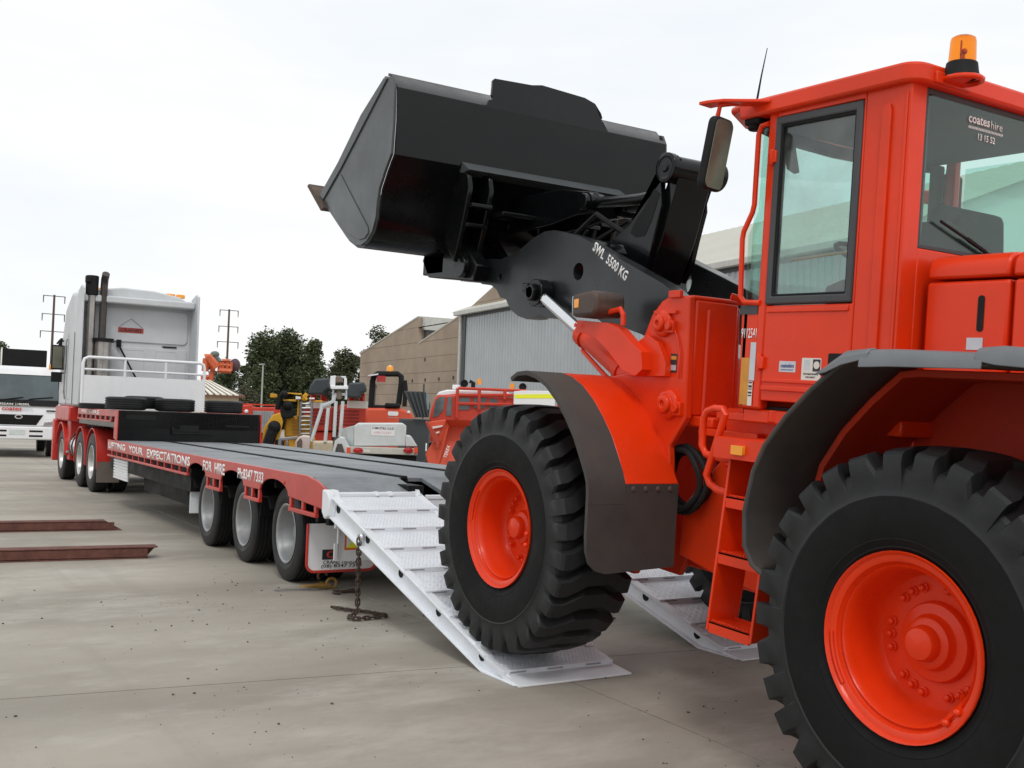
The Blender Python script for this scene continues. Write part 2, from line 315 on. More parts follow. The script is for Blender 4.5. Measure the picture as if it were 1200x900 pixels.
def loader_rim():
    b = MB()
    b.lathe([(.340,.205), (.352,.232), (.362,.240), (.364,.232), (.360,.222), (.335,.222), (.322,.214), (.318,.196), (.312,.190), (.304,.200), (.298,.192), (.290,.160), (.283,.06), (.278,.03), (.262,.012), (.160,.006), (.155,.030),
             (.150,.036), (.112,.042), (.105,.050), (.100,.075), (.094,.080), (.072,.084), (.068,.112), (.060,.124), (.030,.132), (.0005,.134)], 56, AXY)
    b.lathe([(.0005,-.2), (.30,-.2), (.34,-.21)], 40, AXY)
    b.tube([(.335*math.cos(a), .226, .335*math.sin(a)) for a in [R(-35+q*3) for q in range(13)]], .007, 6)
    b.v = [(v[0]*.96, v[1], v[2]*.96) for v in b.v]; return b.mesh('rim', ORANGE, 34)
def bracket_mesh():                # valve guard clipped in the dish
    b = MB()
    for q in (-.035, .03):
        b.tube([(.215, .035, q), (.245, .075, q), (.278, .165, q), (.300, .222, q)], .0125, 8); b.ball((.300,.222,q), .015)
    b.obox(Matrix.Translation((.290, .170, 0)), .025, .05, .085); return b.mesh('valve_guard', ORANGE)
bolt = MB().lathe([(.0005,.034), (.006,.034), (.0125,.029), (.0145,.022), (.0145,.012), (.019,.011), (.020,0)], 8, AXY).mesh('wheel_bolt', ORANGE, 30)
TY, RM, VG = loader_tyre(), loader_rim(), bracket_mesh()
def loader_wheel(x, y, spin, flip=False, ga=135):
    w = empty('wheel', (x, y, .716), parent=LD, rot=(0, spin, math.pi if flip else 0))
    put('tyre', TY, w); put('rim', RM, w)
    g = put('valve_guard', VG, w); g.rotation_euler = (0, R(ga), 0)
    for k in range(18):
        a = 2*math.pi*(k//3)/6 + R(14)*(k % 3 - 1)
        o = put('wheel_bolt', bolt, w); o.location = (.205*math.cos(a), .008, .205*math.sin(a))
    return w
loader_wheel(0, .99, R(4)); loader_wheel(2.85, .99, R(-36), ga=212); loader_wheel(0, -.99, R(60), True); loader_wheel(2.85, -.99, R(20), True)
MB().cyl((0,-.9,.72), (0,.9,.72), .16).cyl((0,-.30,.72), (0,.30,.72), .27, n=20).build('axle', ORANGE, LD)
MB().cyl((2.85,-.9,.72), (2.85,.9,.72), .16).cyl((2.85,-.30,.72), (2.85,.30,.72), .27, n=20).build('axle', ORANGE, LD)

# --- rear frame, hood, counterweight
b = MB()
for s in (1, -1):
    b.prism([(-1.7,.62), (-1.5,.50), (.7,.48), (1.81,.60), (2.12,.66), (2.10,.95), (1.80,1.25), (-1.7,1.30)], s*.40, s*.45, 'y')
b.box(-1.6, 1.7, -.40, .40, .55, .60); b.box(-.25, .25, -.5, .5, .9, 1.2)
b.build('rear_frame', ORANGE, LD, .008)
b = MB(); b.box(-1.75, .42, -.46, .46, 1.25, 1.76); b.box(.55, 1.75, -.5, .5, 1.20, 1.52); b.box(.46, 1.42, -.70, .70, 1.46, 1.53)
b.build('chassis_body', ORANGE, LD, .01)
def rounded(x0, x1, y, z0, z1, r, n=5):       # cross-section (y,z) with rounded top shoulders
    p = [(-y, z0)]+[(-y+r-r*math.cos(R(90*i/n)), z1-r+r*math.sin(R(90*i/n))) for i in range(n+1)]
    return p+[(-a, c) for a, c in reversed(p)]
for x0, x1 in ((.065, .455), (-1.0, .045), (-1.75, -1.02)):
    MB().prism(rounded(x0, x1, .60, 1.74, 2.135, .02), x0, x1, 'x').build('hood_side_panel', ORANGE, LD, .012)
for x0, x1 in ((.068, .45), (-1.75, .05)):
    MB().prism(rounded(x0, x1, .605, 2.145, 2.25, .07), x0, x1, 'x').build('hood_lid', ORANGE, LD, .012)
b = MB(); b.box(-2.15, -1.76, -.95, .95, .62, 1.45); b.build('counterweight', BLACKM, LD, .06)
plate('hood_handle', DARK, LD, fr((.185, .601, 1.995), *LEFT), .030, .15, .002, .013)
plate('silver_label', DECALS, LD, fr((.205, .601, 1.87), *LEFT), .075, .05)
b = MB(); b.box(-1.9, 1.7, -.35, .35, 1.0, 1.4); b.build('engine_block', BLACKM, LD)

# --- cab
CY = .72
MB().prism([(.50,1.53), (.74,1.53), (.74,3.0), (.50,3.0)], -CY, -CY+.10).build('cab_rear_post', ORANGE, LD, .022)
b = MB()
b.prism([(.50,1.53), (.74,1.53), (.74,3.0), (.50,3.0)], CY-.10, CY)
b.prism([(.595,1.60), (.60,1.57), (.64,1.57), (.645,1.60), (.645,2.88), (.635,2.91), (.605,2.91), (.595,2.88)], CY, CY+.014)
b.prism([(.515,1.56), (.53,1.56), (.53,2.95), (.515,2.95)], CY, CY+.006)
b.build('cab_rear_post', ORANGE, LD, .022)
b = MB()
for s in (1, -1):
    b.prism([(1.285,1.53), (1.345,1.53), (1.345,3.0), (1.285,3.0)], s*(CY-.06), s*CY)
b.prism([(1.33,1.53), (1.44,1.53), (1.46,2.02), (1.33,2.02)], CY-.05, CY-.003)
b.prism([(1.33,1.53), (1.44,1.53), (1.46,2.02), (1.33,2.02)], -CY+.003, -CY+.05)
b.prism([(1.40,-CY+.003), (1.445,-CY+.003), (1.56,-.35), (1.58,0), (1.56,.35), (1.445,CY-.003), (1.40,CY-.003)], 1.53, 2.02, 'z')
b.build('cab_front_corner', ORANGE, LD, .012)
b = MB(); b.box(.50, .53, -CY+.10, CY-.10, 1.53, 2.285); b.build('cab_rear_wall', ORANGE, LD, .008)
MB().box(.5, 1.45, -CY+.05, CY-.05, 1.50, 1.545).build('cab_floor', DARK, LD)
# door: panel with pressed ribs, window in a thick seal
dr = MB().prism([(.748,1.575), (1.28,1.575), (1.28,2.04), (.748,2.04)], CY-.05, CY+.004); dr.prism([(.748,2.96), (1.28,2.965), (1.28,2.995), (.748,2.995)], CY-.05, CY+.004); dr.box(.741, .752, CY-.05, CY+.003, 1.575, 2.99); dr.box(1.279, 1.288, CY-.05, CY+.003, 1.575, 2.99)
dr.box(.755, 1.275, CY, CY+.016, 1.625, 1.65); dr.box(.755, 1.275, CY, CY+.013, 1.665, 1.685); dr.box(.765, 1.27, CY, CY+.012, 2.005, 2.032)
door = dr.build('cab_door', ORANGE, LD, .006)
def ring(o, i, y0, y1, ax='y'):
    m_ = MB(); n = len(o); f3 = (lambda p, y: (p[0], y, p[1])) if ax == 'y' else (lambda p, y: (y, p[0], p[1]))
    m_.v = [f3(p, y0) for p in o]+[f3(p, y0) for p in i]+[f3(p, y1) for p in o]+[f3(p, y1) for p in i]
    for k in range(n):
        q = (k+1) % n; m_.f += [(k, q, n+q, n+k), (2*n+k, 3*n+k, 3*n+q, 2*n+q), (k, 2*n+k, 2*n+q, q), (n+k, n+q, 3*n+q, 3*n+k)]
    m_.k = [0]*len(m_.f); return m_
wo_ = [(.752,2.045), (1.285,2.045), (1.285,2.965), (.752,2.955)]; wi = [(.790,2.085), (1.252,2.085), (1.252,2.925), (.790,2.915)]
fr_ = ring(wo_, wi, CY-.04, CY+.012).build('window_seal', SEAL, door, .008)
wj = [(.800,2.096), (1.240,2.096), (1.240,2.912), (.800,2.902)]; ring(wi, wj, CY-.03, CY+.003).build('inner_seal', DARK, door, .004)
MB().prism(wi, CY-.016, CY-.012).build('door_glass', CLEAR, door)
for z_ in (2.77, 1.76):
    b = MB(); b.box(1.262, 1.292, CY, CY+.022, z_-.03, z_+.03); b.cyl((1.295, CY+.012, z_-.04), (1.295, CY+.012, z_+.04), .012, n=8); b.build('door_hinge', ORANGE, door, .004)
plate('door_handle', DARK, door, fr((.80, CY+.004, 1.775), *LEFT), .13, .075, .003, .008)
MB().box(.80, 1.24, -CY+.02, -CY+.026, 2.09, 2.92).build('right_side_glass', TEAL, LD)
b = MB(); b.box(.80, 1.29, -CY, -CY+.05, 1.53, 2.09); b.build('cab_right_wall', ORANGE, LD)
# front quarter glass inside a red tube frame, windscreen
q = [(1.345,2.05), (1.455,2.06), (1.465,2.40), (1.405,2.52), (1.40,2.93), (1.345,2.94)]
MB().prism(q, CY-.03, CY-.026).build('quarter_glass', TEAL, LD); MB().prism(q, -CY+.026, -CY+.03).build('quarter_glass', TEAL, LD)
MB().tube([(1.325,CY,2.055), (1.43,CY+.004,2.06), (1.462,CY+.004,2.09), (1.475,CY+.004,2.38), (1.468,CY+.004,2.42), (1.415,CY+.004,2.51), (1.405,CY+.004,2.55), (1.405,CY+.004,2.90), (1.385,CY+.004,2.94), (1.34,CY,2.945)], .014, 8).build('quarter_window_frame', ORANGE, LD)
b = MB(); b.prism([(1.34,2.0), (1.47,2.0), (1.455,2.045), (1.34,2.045)], CY-.05, CY+.002); b.build('quarter_window_sill', SEAL, LD)
ws = [(1.44,-.69), (1.54,-.4), (1.58,0), (1.54,.4), (1.44,.69)]
MB().strip(ws, .005, 2.03, 2.94, 'z').build('windscreen', TEAL, LD)
b = MB().strip(ws, .04, 2.0, 2.045, 'z'); b.strip(ws, .04, 2.92, 2.98, 'z'); b.build('windscreen_frame', SEAL, LD)
# rear window
ro = [(-.625,2.285), (.625,2.285), (.625,2.985), (-.625,2.985)]; ri = [(-.60,2.305), (.60,2.305), (.60,2.962), (-.60,2.962)]
ring(ro, ri, .505, .53, 'x').build('rear_window_seal', SEAL, LD, .004)
rg = MB().box(.512, .517, -.60, .60, 2.305, 2.962).build('rear_glass', TEAL, LD)
words('coates', 'rear_glass_lettering', DECALW, LD, fr((.510, .235, 2.905), *REAR), .155, .038, .022)
words('hire', 'rear_glass_lettering', DECALW, LD, fr((.510, .105, 2.902), *REAR), .085, .038, -.004)
b = MB()
for k in range(24):
    x = .31-k*.0107; b.add([(.511,x,2.862), (.511,x-.005,2.862), (.511,x-.010,2.874), (.511,x-.005,2.874)], [(0,1,2,3)])
b.build('rear_glass_hatching', DECALW, LD)
words('13 15 52', 'rear_glass_lettering', DECALW, LD, fr((.510, .175, 2.833), *REAR), .125, .030, .012)
b = MB(); b.tube([(.50,.12,2.305), (.49,.16,2.318), (.488,.30,2.36)], .010, 6); b.tube([(.490,.16,2.318), (.486,.30,2.358), (.488,.49,2.415)], .007, 6); b.box(.484,.50,.08,.16,2.285,2.315); b.build('rear_wiper', DARK, LD)
b = MB(); b.prism([(.18,2.28), (.18,2.36), (.22,2.41), (.34,2.44), (.46,2.425), (.56,2.38), (.60,2.33), (.60,2.28)], .54, .66, 'x'); b.build('rear_shelf_cover', DARK, LD, .02)
b = MB(); b.box(.60, .70, .05, .17, 2.36, 2.50); b.build('headrest', DARK, LD, .03)
# roof with rounded edges, visor lip over the windscreen
b = MB(); pl = []
for s in (1, -1):
    c_ = [(.455+.09-.09*math.cos(R(a)), s*(.76-.09+.09*math.sin(R(a)))) for a in range(0, 91, 15)]
    pl += ([(1.52, s*.76)] + c_[::-1]) if s > 0 else (c_ + [(1.52, s*.76)])
b.prism(pl, 2.985, 3.072, 'z'); b.prism([(-.60,3.072), (.60,3.072), (.52,3.10), (-.52,3.10)], .62, 1.45, 'x')
roof = b.build('cab_roof', ORANGE, LD, .03)
b = MB(); b.prism([(1.50,-.765), (1.62,-.72), (1.80,-.45), (1.84,0), (1.80,.45), (1.62,.72), (1.50,.765)], 3.035, 3.075, 'z'); b.build('roof_visor', ORANGE, LD, .015)
b = MB(); b.box(1.40, 1.50, .60, .74, 2.955, 3.0); b.cyl((1.46,.70,2.93), (1.46,.70,3.0), .035, n=10); b.build('visor_bracket', BLACKM, LD, .01)
MB().box(.54, 1.44, -.66, .66, 2.955, 2.983).build('headliner', LINER, LD)
b = MB(); b.box(.545, .60, -.64, -.52, 1.55, 2.95); b.box(.54, .62, .54, .63, 1.55, 2.95); b.box(1.36, 1.42, -.68, -.62, 2.0, 2.95); b.build('cab_inner_trim', LINER, LD, .01)
# interior: seat, console, wheel, inside mirror, tan rail
b = MB(); b.box(.72, 1.10, -.26, .26, 1.85, 1.98); b.prism([(.62,1.95), (.76,1.95), (.76,2.55), (.66,2.55)], -.24, .24); b.box(.75, 1.05, -.2, .2, 1.545, 1.85); b.build('driver_seat', DARK, LD, .04)
b = MB(); b.cyl((1.40,.05,1.6), (1.24,.05,2.32), .035, n=10); M_ = Matrix.Translation((1.23,.05,2.34)) @ Matrix.Rotation(R(-28), 4, 'Y')
b.tube([M_ @ Vector((.19*math.cos(a*.3927), .19*math.sin(a*.3927), 0)) for a in range(16)], .013, 6, True)
b.obox(M_, .36, .03, .015); b.obox(M_, .03, .36, .015); b.build('steering_wheel', DARK, LD)
b = MB(); b.prism([(1.18,1.55), (1.42,1.55), (1.47,2.20), (1.34,2.24)], -.60, .12); b.prism([(.62,1.55), (1.2,1.55), (1.2,1.98), (.62,2.06)], -.60, -.36); b.build('control_console', DARK, LD, .02)
b = MB(); b.obox(Matrix.Translation((1.30,.60,2.80)) @ Matrix.Rotation(R(28), 4, 'Z') @ Matrix.Rotation(R(12), 4, 'Y'), .03, .13, .16); b.tube([(1.31,.60,2.82), (1.38,.62,2.92), (1.38,.62,2.96)], .008, 6); b.build('inside_mirror', DARK, LD, .012)
MB().tube([(.80,.60,2.30), (1.25,.60,2.275)], .008, 6).build('inside_grab_rail', mat('tan_rail', (.5,.30,.12), .5), LD)
# cab decals
words('9112541', 'number_lettering', DECALW, LD, fr((1.392, CY-.001, 1.905), *LEFT), .105, .050, .012)
plate('amber_label', DECALY, LD, fr((1.402, CY-.002, 1.665), *LEFT), .060, .235)
plate('silver_strip_label', DECALS, LD, fr((1.352, CY+.001, 1.765), *LEFT), .038, .19, .0014)
plate('barcode_label', CREAM, LD, fr((1.357, CY+.001, 1.605), *LEFT), .030, .12, .0014)
b = MB()
for k, hh in enumerate((.006, .011, .005, .009, .006)): b.box(1.345, 1.369, CY+.0024, CY+.0030, 1.662-k*.016-hh, 1.662-k*.016)
b.build('barcode_print', DECALK, LD)
plate('blue_maker_label', DECALS, LD, fr((1.115, CY+.004, 1.745), *LEFT), .105, .052)
words('coateshire', 'blue_lettering', DECALB, LD, fr((1.115, CY+.0056, 1.750), *LEFT), .085, .020, .02, shear=.1)
words('DELIVERY EQUIPMENT', 'blue_lettering', DECALB, LD, fr((1.115, CY+.0056, 1.729), *LEFT), .080, .007)
plate('safety_label', CREAM, LD, fr((.965, CY+.004, 1.735), *LEFT), .118, .108, rad=.006)
plate('safety_picture', DECALK, LD, fr((.932, CY+.0055, 1.755), *LEFT), .044, .056)
MB().lathe([(.0003,.0012), (.018,.0012), (.018,0)], 18, fr((.931, CY+.0068, 1.756), *LEFT)).build('safety_picture_disc', CREAM, LD)
plate('safety_picture_faint', DECALS, LD, fr((.992, CY+.0052, 1.757), *LEFT), .034, .046, .0006)
words('STOP MAINTENANCE', 'safety_lettering', DECALK, LD, fr((.965, CY+.0056, 1.714), *LEFT), .092, .0085, .02)
words('FOR SAFETY', 'safety_lettering', DECALK, LD, fr((.965, CY+.0056, 1.699), *LEFT), .060, .0085, .02)
# beacon on a bracket at the rear edge of the roof
b = MB(); b.box(.44, .475, .40, .64, 2.99, 3.04); b.obox(Matrix.Translation((.42,.52,3.02)) @ Matrix.Rotation(R(20), 4, 'Y'), .12, .11, .012); b.tube([(.40+.078*math.cos(a*.45), .52+.078*math.sin(a*.45), 3.012) for a in range(14)], .014, 6, True)
b.build('beacon_bracket', ORANGE, LD, .005)
bc = empty('beacon', (.41, .52, 3.025), parent=LD); bc.scale = (.9, .9, .98)
MB().lathe([(.0005,0), (.085,0), (.078,.025), (.072,.062), (.066,.066), (.0005,.066)], 24).build('beacon_base', DARK, bc)
lens = glass('amber_beacon_glass', (1.0,.50,.02), dust=.0)
lens.node_tree.nodes['Transparent BSDF'].inputs[0].default_value = (1,.52,.03,1)
MB().lathe([(.064,.066), (.060,.155), (.056,.172), (.045,.180), (.0005,.182)], 24).build('beacon_lens', lens, bc)
b = MB(); b.cyl((0,0,.066), (0,0,.10), .012, n=8); b.obox(Matrix.Translation((.01,.0,.13)) @ Matrix.Rotation(R(35), 4, 'Z'), .008, .05, .06); b.ball((0,-.012,.118), .014); b.build('beacon_reflector', mat('beacon_inner', (.45,.16,.03), .3), bc)
# antenna, outside mirror
MB().tube([(1.50,.66,3.06), (1.50,.66,3.10), (1.485,.655,3.22), (1.46,.65,3.36)], [.008,.006,.004,.002], 6).build('antenna', DARK, LD)
for s in (1, -1):
    b = MB(); b.strip([(1.36,s*.70), (1.46,s*.80), (1.51,s*.855), (1.56,s*.875), (1.60,s*.88)], .09*s, 3.035, 3.052, 'z'); b.tube([(1.44,s*.83,3.045), (1.50,s*.905,3.03), (1.515,s*.91,2.955)], .014, 6); b.build('mirror_arm', ORANGE, LD, .004)
b = MB(); b.strip([(2.70,-.92), (2.90,-.74), (2.98,-.60)], .02, -.98, -.80, 'x') if False else b.box(1.46, 1.52, -.99, -.84, 2.62, 2.95); b.build('right_mirror', DARK, LD, .02)
MB().strip([(1.97,2.76), (1.93,2.82), (1.84,2.845), (1.74,2.83), (1.64,2.77), (1.54,2.67)], -.075, -1.12, -1.0).build('right_mirror_cowl', ORANGE, LD, .008)
mr = empty('mirror', (1.50, .905, 2.785), parent=LD, rot=(0, R(-9), R(15)))
def rrect(w, h, r, n=4):
    p = []
    for cx, cy, a0 in ((w/2-r, h/2-r, 0), (-w/2+r, h/2-r, 90), (-w/2+r, -h/2+r, 180), (w/2-r, -h/2+r, 270)): p += [(cx+r*math.cos(R(a0+90*k/n)), cy+r*math.sin(R(a0+90*k/n))) for k in range(n+1)]
    return p
MB().prism(rrect(.17, .36, .04), -.01, .035, 'x').build('mirror_housing', DARK, mr, .01)
MB().prism(rrect(.15, .338, .034), -.0145, -.0105, 'x').build('mirror_glass', MIRROR, mr)
# --- rear fenders: orange inner guard, dark rubber flaps with a rolled edge painted paler for skylight
def fender_rear(s, vis):
    y = (lambda a, b: (min(s*a, s*b), max(s*a, s*b)))
    P = [(.58,.82), (.68,.83), (.77,.87), (.825,.95), (.838,1.10), (.80,1.28), (.74,1.40), (.63,1.53), (.50,1.65), (.375,1.745), (.30,1.785), (.22,1.795)]
    MB().strip(P, .022, *y(.80, 1.235)).build('front_mud_flap', FLAP, LD, .008)
    MB().strip([(.30,1.778), (.10,1.782), (-.30,1.775)], .022, *y(.80, 1.235)).build('top_mud_flap', FLAP, LD, .008)
    MB().strip([(-.28,1.80), (-.5,1.79), (-.85,1.66), (-1.0,1.5), (-1.05,1.2)], .022, *y(.80, 1.235)).build('rear_mud_flap', FLAP, LD, .008)
    def lip(top, drop, y0):
        n = len(top); m_ = MB(); v = []
        for i, (x, z) in enumerate(top):
            d = drop[i]; v += [(x, s*(y0-.03), z), (x, s*y0, z-.006), (x, s*(y0+.022), z-d*.5), (x, s*(y0+.026), z-d), (x, s*(y0+.018), z-d), (x, s*(y0+.010), z-d*.5), (x, s*(y0-.01), z-.02), (x, s*(y0-.03), z-.016)]
        f = [(i*8+j, i*8+(j+1) % 8, (i+1)*8+(j+1) % 8, (i+1)*8+j) for i in range(n-1) for j in range(8)] + [tuple(range(7, -1, -1)), tuple((n-1)*8+j for j in range(8))]
        return m_.add(v, f)
    lip([(.45,1.715), (.40,1.755), (.32,1.803), (.20,1.815)], [.015,.045,.06,.045], 1.236).build('flap_edge', LIP, LD, .003)
    lip([(.235,1.806), (.19,1.809), (.10,1.811), (-.29,1.803)], [.07,.072,.07,.06], 1.240).build('flap_edge', LIP, LD, .003)
    lip([(-.26,1.822), (-.34,1.828), (-.5,1.818), (-.85,1.69)], [.05,.07,.07,.06], 1.236).build('flap_edge', LIP, LD, .003)
    Q = [(.70,1.0), (.72,1.12), (.67,1.32), (.56,1.48), (.42,1.62), (.28,1.735), (.20,1.745), (-.6,1.745), (-.95,1.5), (-1.0,1.1)]
    MB().strip(Q, .03, *y(.465, .96)).build('fender_inner', SHADED, LD, .004)
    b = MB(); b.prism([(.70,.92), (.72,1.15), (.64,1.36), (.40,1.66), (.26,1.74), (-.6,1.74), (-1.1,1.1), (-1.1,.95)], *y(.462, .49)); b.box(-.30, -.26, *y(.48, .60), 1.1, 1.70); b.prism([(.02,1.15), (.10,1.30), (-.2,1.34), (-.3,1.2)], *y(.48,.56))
    b.build('fender_side_plate', SHADED, LD, .006)
fender_rear(1, True); fender_rear(-1, False)
# --- front frame and boom tower
b = MB()
tower = [(1.965,2.115), (2.11,2.13), (2.20,2.095), (2.28,2.02), (2.34,1.90), (2.50,1.68), (3.15,1.55), (3.4,1.0), (3.3,.55), (2.3,.52), (2.03,1.05), (2.06,1.28), (1.935,1.45)]
for s in (1, -1):
    b.prism(tower, s*.575, s*.625); b.prism([(p[0]+.02, p[1]-.03) for p in tower], s*.22, s*.26)
    b.box(1.955, 1.985, min(s*.26, s*.575), max(s*.26, s*.575), 1.46, 2.10)
    b.box(1.96, 2.03, min(s*.22, s*.60), max(s*.22, s*.60), 2.10, 2.125)
b.box(1.99, 3.3, -.22, .22, .55, 1.40); b.box(1.80, 2.05, -.55, .55, 1.40, 1.46)
b.build('front_frame', ORANGE, LD, .012)
b = MB(); b.tube([(1.94,.50,1.42), (1.94,.50,2.05)], .010, 6); b.tube([(1.94,.34,2.14), (1.92,.30,2.13), (1.90,.25,2.08), (1.90,.25,1.7)], .02, 8); b.build('weld_bead', ORANGE, LD)
b = MB(); b.box(2.05, 2.24, .625, .645, 2.02, 2.04); b.tube([(2.10,.635,2.0), (2.03,.635,1.88), (2.00,.635,1.80), (2.00,.635,1.66)], .006, 6)
b.box(2.02, 2.12, .62, .645, 2.11, 2.15); b.build('tower_trim', ORANGE, LD, .004)
def boss(x, z, y0, r, name='pin_boss', m_=ORANGE, par=None):
    b = MB(); M_ = Matrix.Translation((x, y0, z)) @ AXY
    b.lathe([(r,0), (r,.02), (r*.86,.028), (r*.82,.03), (r*.62,.03), (r*.60,.055), (r*.5,.06), (r*.22,.06), (r*.2,.045), (.0005,.045)], 20, M_); b.obox(Matrix.Translation((x-r*.9, y0+.012, z-r*.25)), r*1.0, .03, r*.9)
    b.cyl((x-r*1.05, y0+.02, z-r*.2), (x-r*1.05, y0+.05, z-r*.2), r*.32, n=8)
    return b.build(name, m_, par or LD, .004)
boss(2.16, 1.965, .625, .075); boss(2.075, 1.515, .625, .085)
plate('maker_plate', DECALK, LD, fr((2.06, .6255, 1.745), *LEFT), .055, .105); plate('maker_plate_print', DECALS, LD, fr((2.06, .6272, 1.72), *LEFT), .045, .03, .0006); plate('maker_plate_print', DECALY, LD, fr((2.06, .6272, 1.775), *LEFT), .045, .02, .0006)
# --- front fenders
FP = [(1.985,1.08), (2.02,1.13), (2.07,1.22), (2.14,1.325), (2.23,1.425), (2.33,1.515), (2.44,1.59), (2.55,1.635), (2.66,1.655), (2.76,1.645), (2.83,1.61)]
for s in (1, -1):
    ys = (lambda a, b: (min(s*a, s*b), max(s*a, s*b)))
    MB().strip(FP[:9], -.014, *ys(.60, .965)).build('front_fender', ORANGE, LD, .004)
    MB().strip([(1.985,.97), (1.987,1.03), (1.996,1.09), (2.022,1.145)]+FP[2:], -.024, *ys(.965, 1.21)).build('fender_extension', FLAP, LD)
    b = MB(); fl = [(.60,.62), (1.07,.60), (1.13,.615), (1.175,.655), (1.20,.72), (1.208,.80), (1.21,.969), (.966,.969), (.964,1.079), (.60,1.079)]
    b.prism([(s*p[0], p[1]) for p in fl], 1.985, 2.009, 'x'); b.build('hanging_flap', FLAP, LD)
    for k in range(4): 
        o = MB().lathe([(.0005,.008), (.012,.006), (.016,0)], 10, Matrix.Translation((1.984, s*(.66+k*.085), 1.052)) @ Matrix.Rotation(R(-90), 4, 'Y')).build('flap_bolt', mat('dull_bolt', (.09,.06,.05), .7), LD)
# --- boom arms, cross tube, cylinders
def bore(me, holes, par, along_x=()):                     # real holes bored through a plate
    o = put(me.name, me, par)
    cut = MB()
    for c, r in holes: cut.cyl((c[0], c[1]-.2, c[2]), (c[0], c[1]+.2, c[2]), r, n=24)
    for x_, y_, z_, r in along_x: cut.cyl((x_-.2,y_,z_), (x_+.2,y_,z_), r, n=16)
    q = put('cutter', cut.mesh('cutter', DARK), par); bpy.context.view_layer.update(); m_ = o.modifiers.new('bore', 'BOOLEAN'); m_.object = q; m_.operation = 'DIFFERENCE'; m_.solver = 'EXACT'
    dg = bpy.context.evaluated_depsgraph_get(); n_ = bpy.data.meshes.new_from_object(o.evaluated_get(dg)); o.modifiers.clear(); o.data = n_; n_.name = me.name
    bpy.data.objects.remove(q); n_.set_sharp_from_angle(angle=R(30))
    bv = o.modifiers.new('bevel', 'BEVEL'); bv.width = .006; bv.segments = 2; bv.limit_method = 'ANGLE'; bv.angle_limit = R(40); return o
arm = [(2.08,1.90), (2.10,2.04), (2.20,2.10), (2.42,2.22), (2.75,2.35), (3.09,2.48), (3.30,2.565), (3.49,2.61), (3.62,2.635), (3.74,2.635), (3.88,2.60), (4.02,2.54), (4.15,2.50), (4.30,2.475), (4.50,2.49), (4.62,2.48), (4.68,2.42), (4.65,2.34), (4.56,2.30), (4.42,2.285),
       (4.34,2.25), (4.28,2.19), (4.20,2.175), (4.13,2.10), (4.02,2.05), (3.90,2.025), (3.80,2.03), (3.73,2.055), (3.66,2.03), (3.56,2.03), (3.48,2.06), (3.38,2.06), (3.20,2.05), (2.9,1.99), (2.6,1.92), (2.3,1.83), (2.16,1.82)]
for s in (1, -1):
    b = MB(); b.prism(arm, min(s*.33, s*.44), max(s*.33, s*.44)); bore(b.mesh('boom_arm', ARMB), [((3.30,s*.385,2.335),.058), ((3.12,s*.385,2.32),.001) if s > 0 else ((3.14,s*.385,2.33),.085), ((4.30,s*.385,2.345),.024)], LD)
    b = MB(); b.cyl((3.64,s*.30,2.195), (3.64,s*.60,2.195), .045, n=16); M_ = Matrix.Translation((3.64,s*.52,2.195)) @ AXY; b.lathe([(.0005,-.06), (.095,-.06), (.095,.04), (.0005,.04)], 20, M_)
    b.cyl((3.64,s*.56,2.195), (3.64,s*.60,2.195), .06, n=6); b.obox(Matrix.Translation((3.70,s*.59,2.23)), .07, .02, .06); b.build('lift_cylinder_eye', BLACK, LD, .006)
    p0, p1 = Vector((2.20,s*.52,1.47)), Vector((3.64,s*.52,2.195)); d = (p1-p0)
    MB().cyl(p0, p0+d*.60, .068, n=20).cyl(p0+d*.58, p0+d*.62, .080, n=20).cyl(p0+d*.30, p0+d*.33, .078, n=20).tube([p0+d*.1+Vector((.02,s*.03,-.11)), p0+d*.40+Vector((.02,s*.03,-.10)), p0+d*.58+Vector((.02,s*.02,-.085)), p0+d*.60+Vector((.0,0,-.05))], .016, 8).build('lift_cylinder', ORANGE, LD, .004)
    MB().cyl(p0+d*.62, p0+d*.955, .038, n=20).build('cylinder_rod', CHROME, LD)
words('SWL  5500 KG', 'arm_lettering', DECALW, LD, fr((2.955, .4412, 2.385), (-.86,0,-.51), (-.40,0,.92)), .43, .068, .03)
b = MB(); b.cyl((3.42,-.335,2.47), (3.42,.335,2.47), .11, n=20); b.box(3.0, 3.45, -.16, -.10, 2.28, 2.46); b.box(3.0, 3.45, .10, .16, 2.28, 2.46); b.build('cross_tube', BLACK, LD)
# bell crank: two cheeks with a slot, joined by a web; pivots on the cross tube
cx, cz = 2.73, 2.985
out = [(cx+.085*math.cos(R(a)), cz+.085*math.sin(R(a))) for a in (-20, 10, 45, 80, 110, 145)]
out += [(2.84,2.90), (2.98,2.78), (3.10,2.66), (3.22,2.60), (3.27,2.58), (3.28,2.55), (3.16,2.53), (3.10,2.46), (3.06,2.34), (2.95,2.30), (2.88,2.40), (2.84,2.56), (2.78,2.76)]
slot = [(2.80,2.83), (2.86,2.87), (2.95,2.76), (3.05,2.66), (3.08,2.60), (3.02,2.57), (2.93,2.57), (2.87,2.66)]
for s in (1, -1):
    b = MB(); b.prism(out, s*.155, s*.195); b.lathe([(.095,-.01), (.095,.03), (.07,.035), (.066,.028), (.03,.028), (.028,.04), (.0005,.04)], 24, Matrix.Translation((cx, s*.195, cz)) @ (AXY if s > 0 else Matrix.Rotation(R(90), 4, 'X'))); b.build('bell_crank', BLACK, LD, .008)
    MB().prism(slot, s*.1955, s*.1975).build('crank_slot', DARK, LD, .001)
b = MB(); b.prism([(2.665,2.96), (2.75,2.97), (3.06,2.36), (2.92,2.28), (2.80,2.55)], -.12, .155); b.cyl((cx,-.2,cz), (cx,.2,cz), .082, n=20); b.build('crank_web', BLACK, LD, .006)
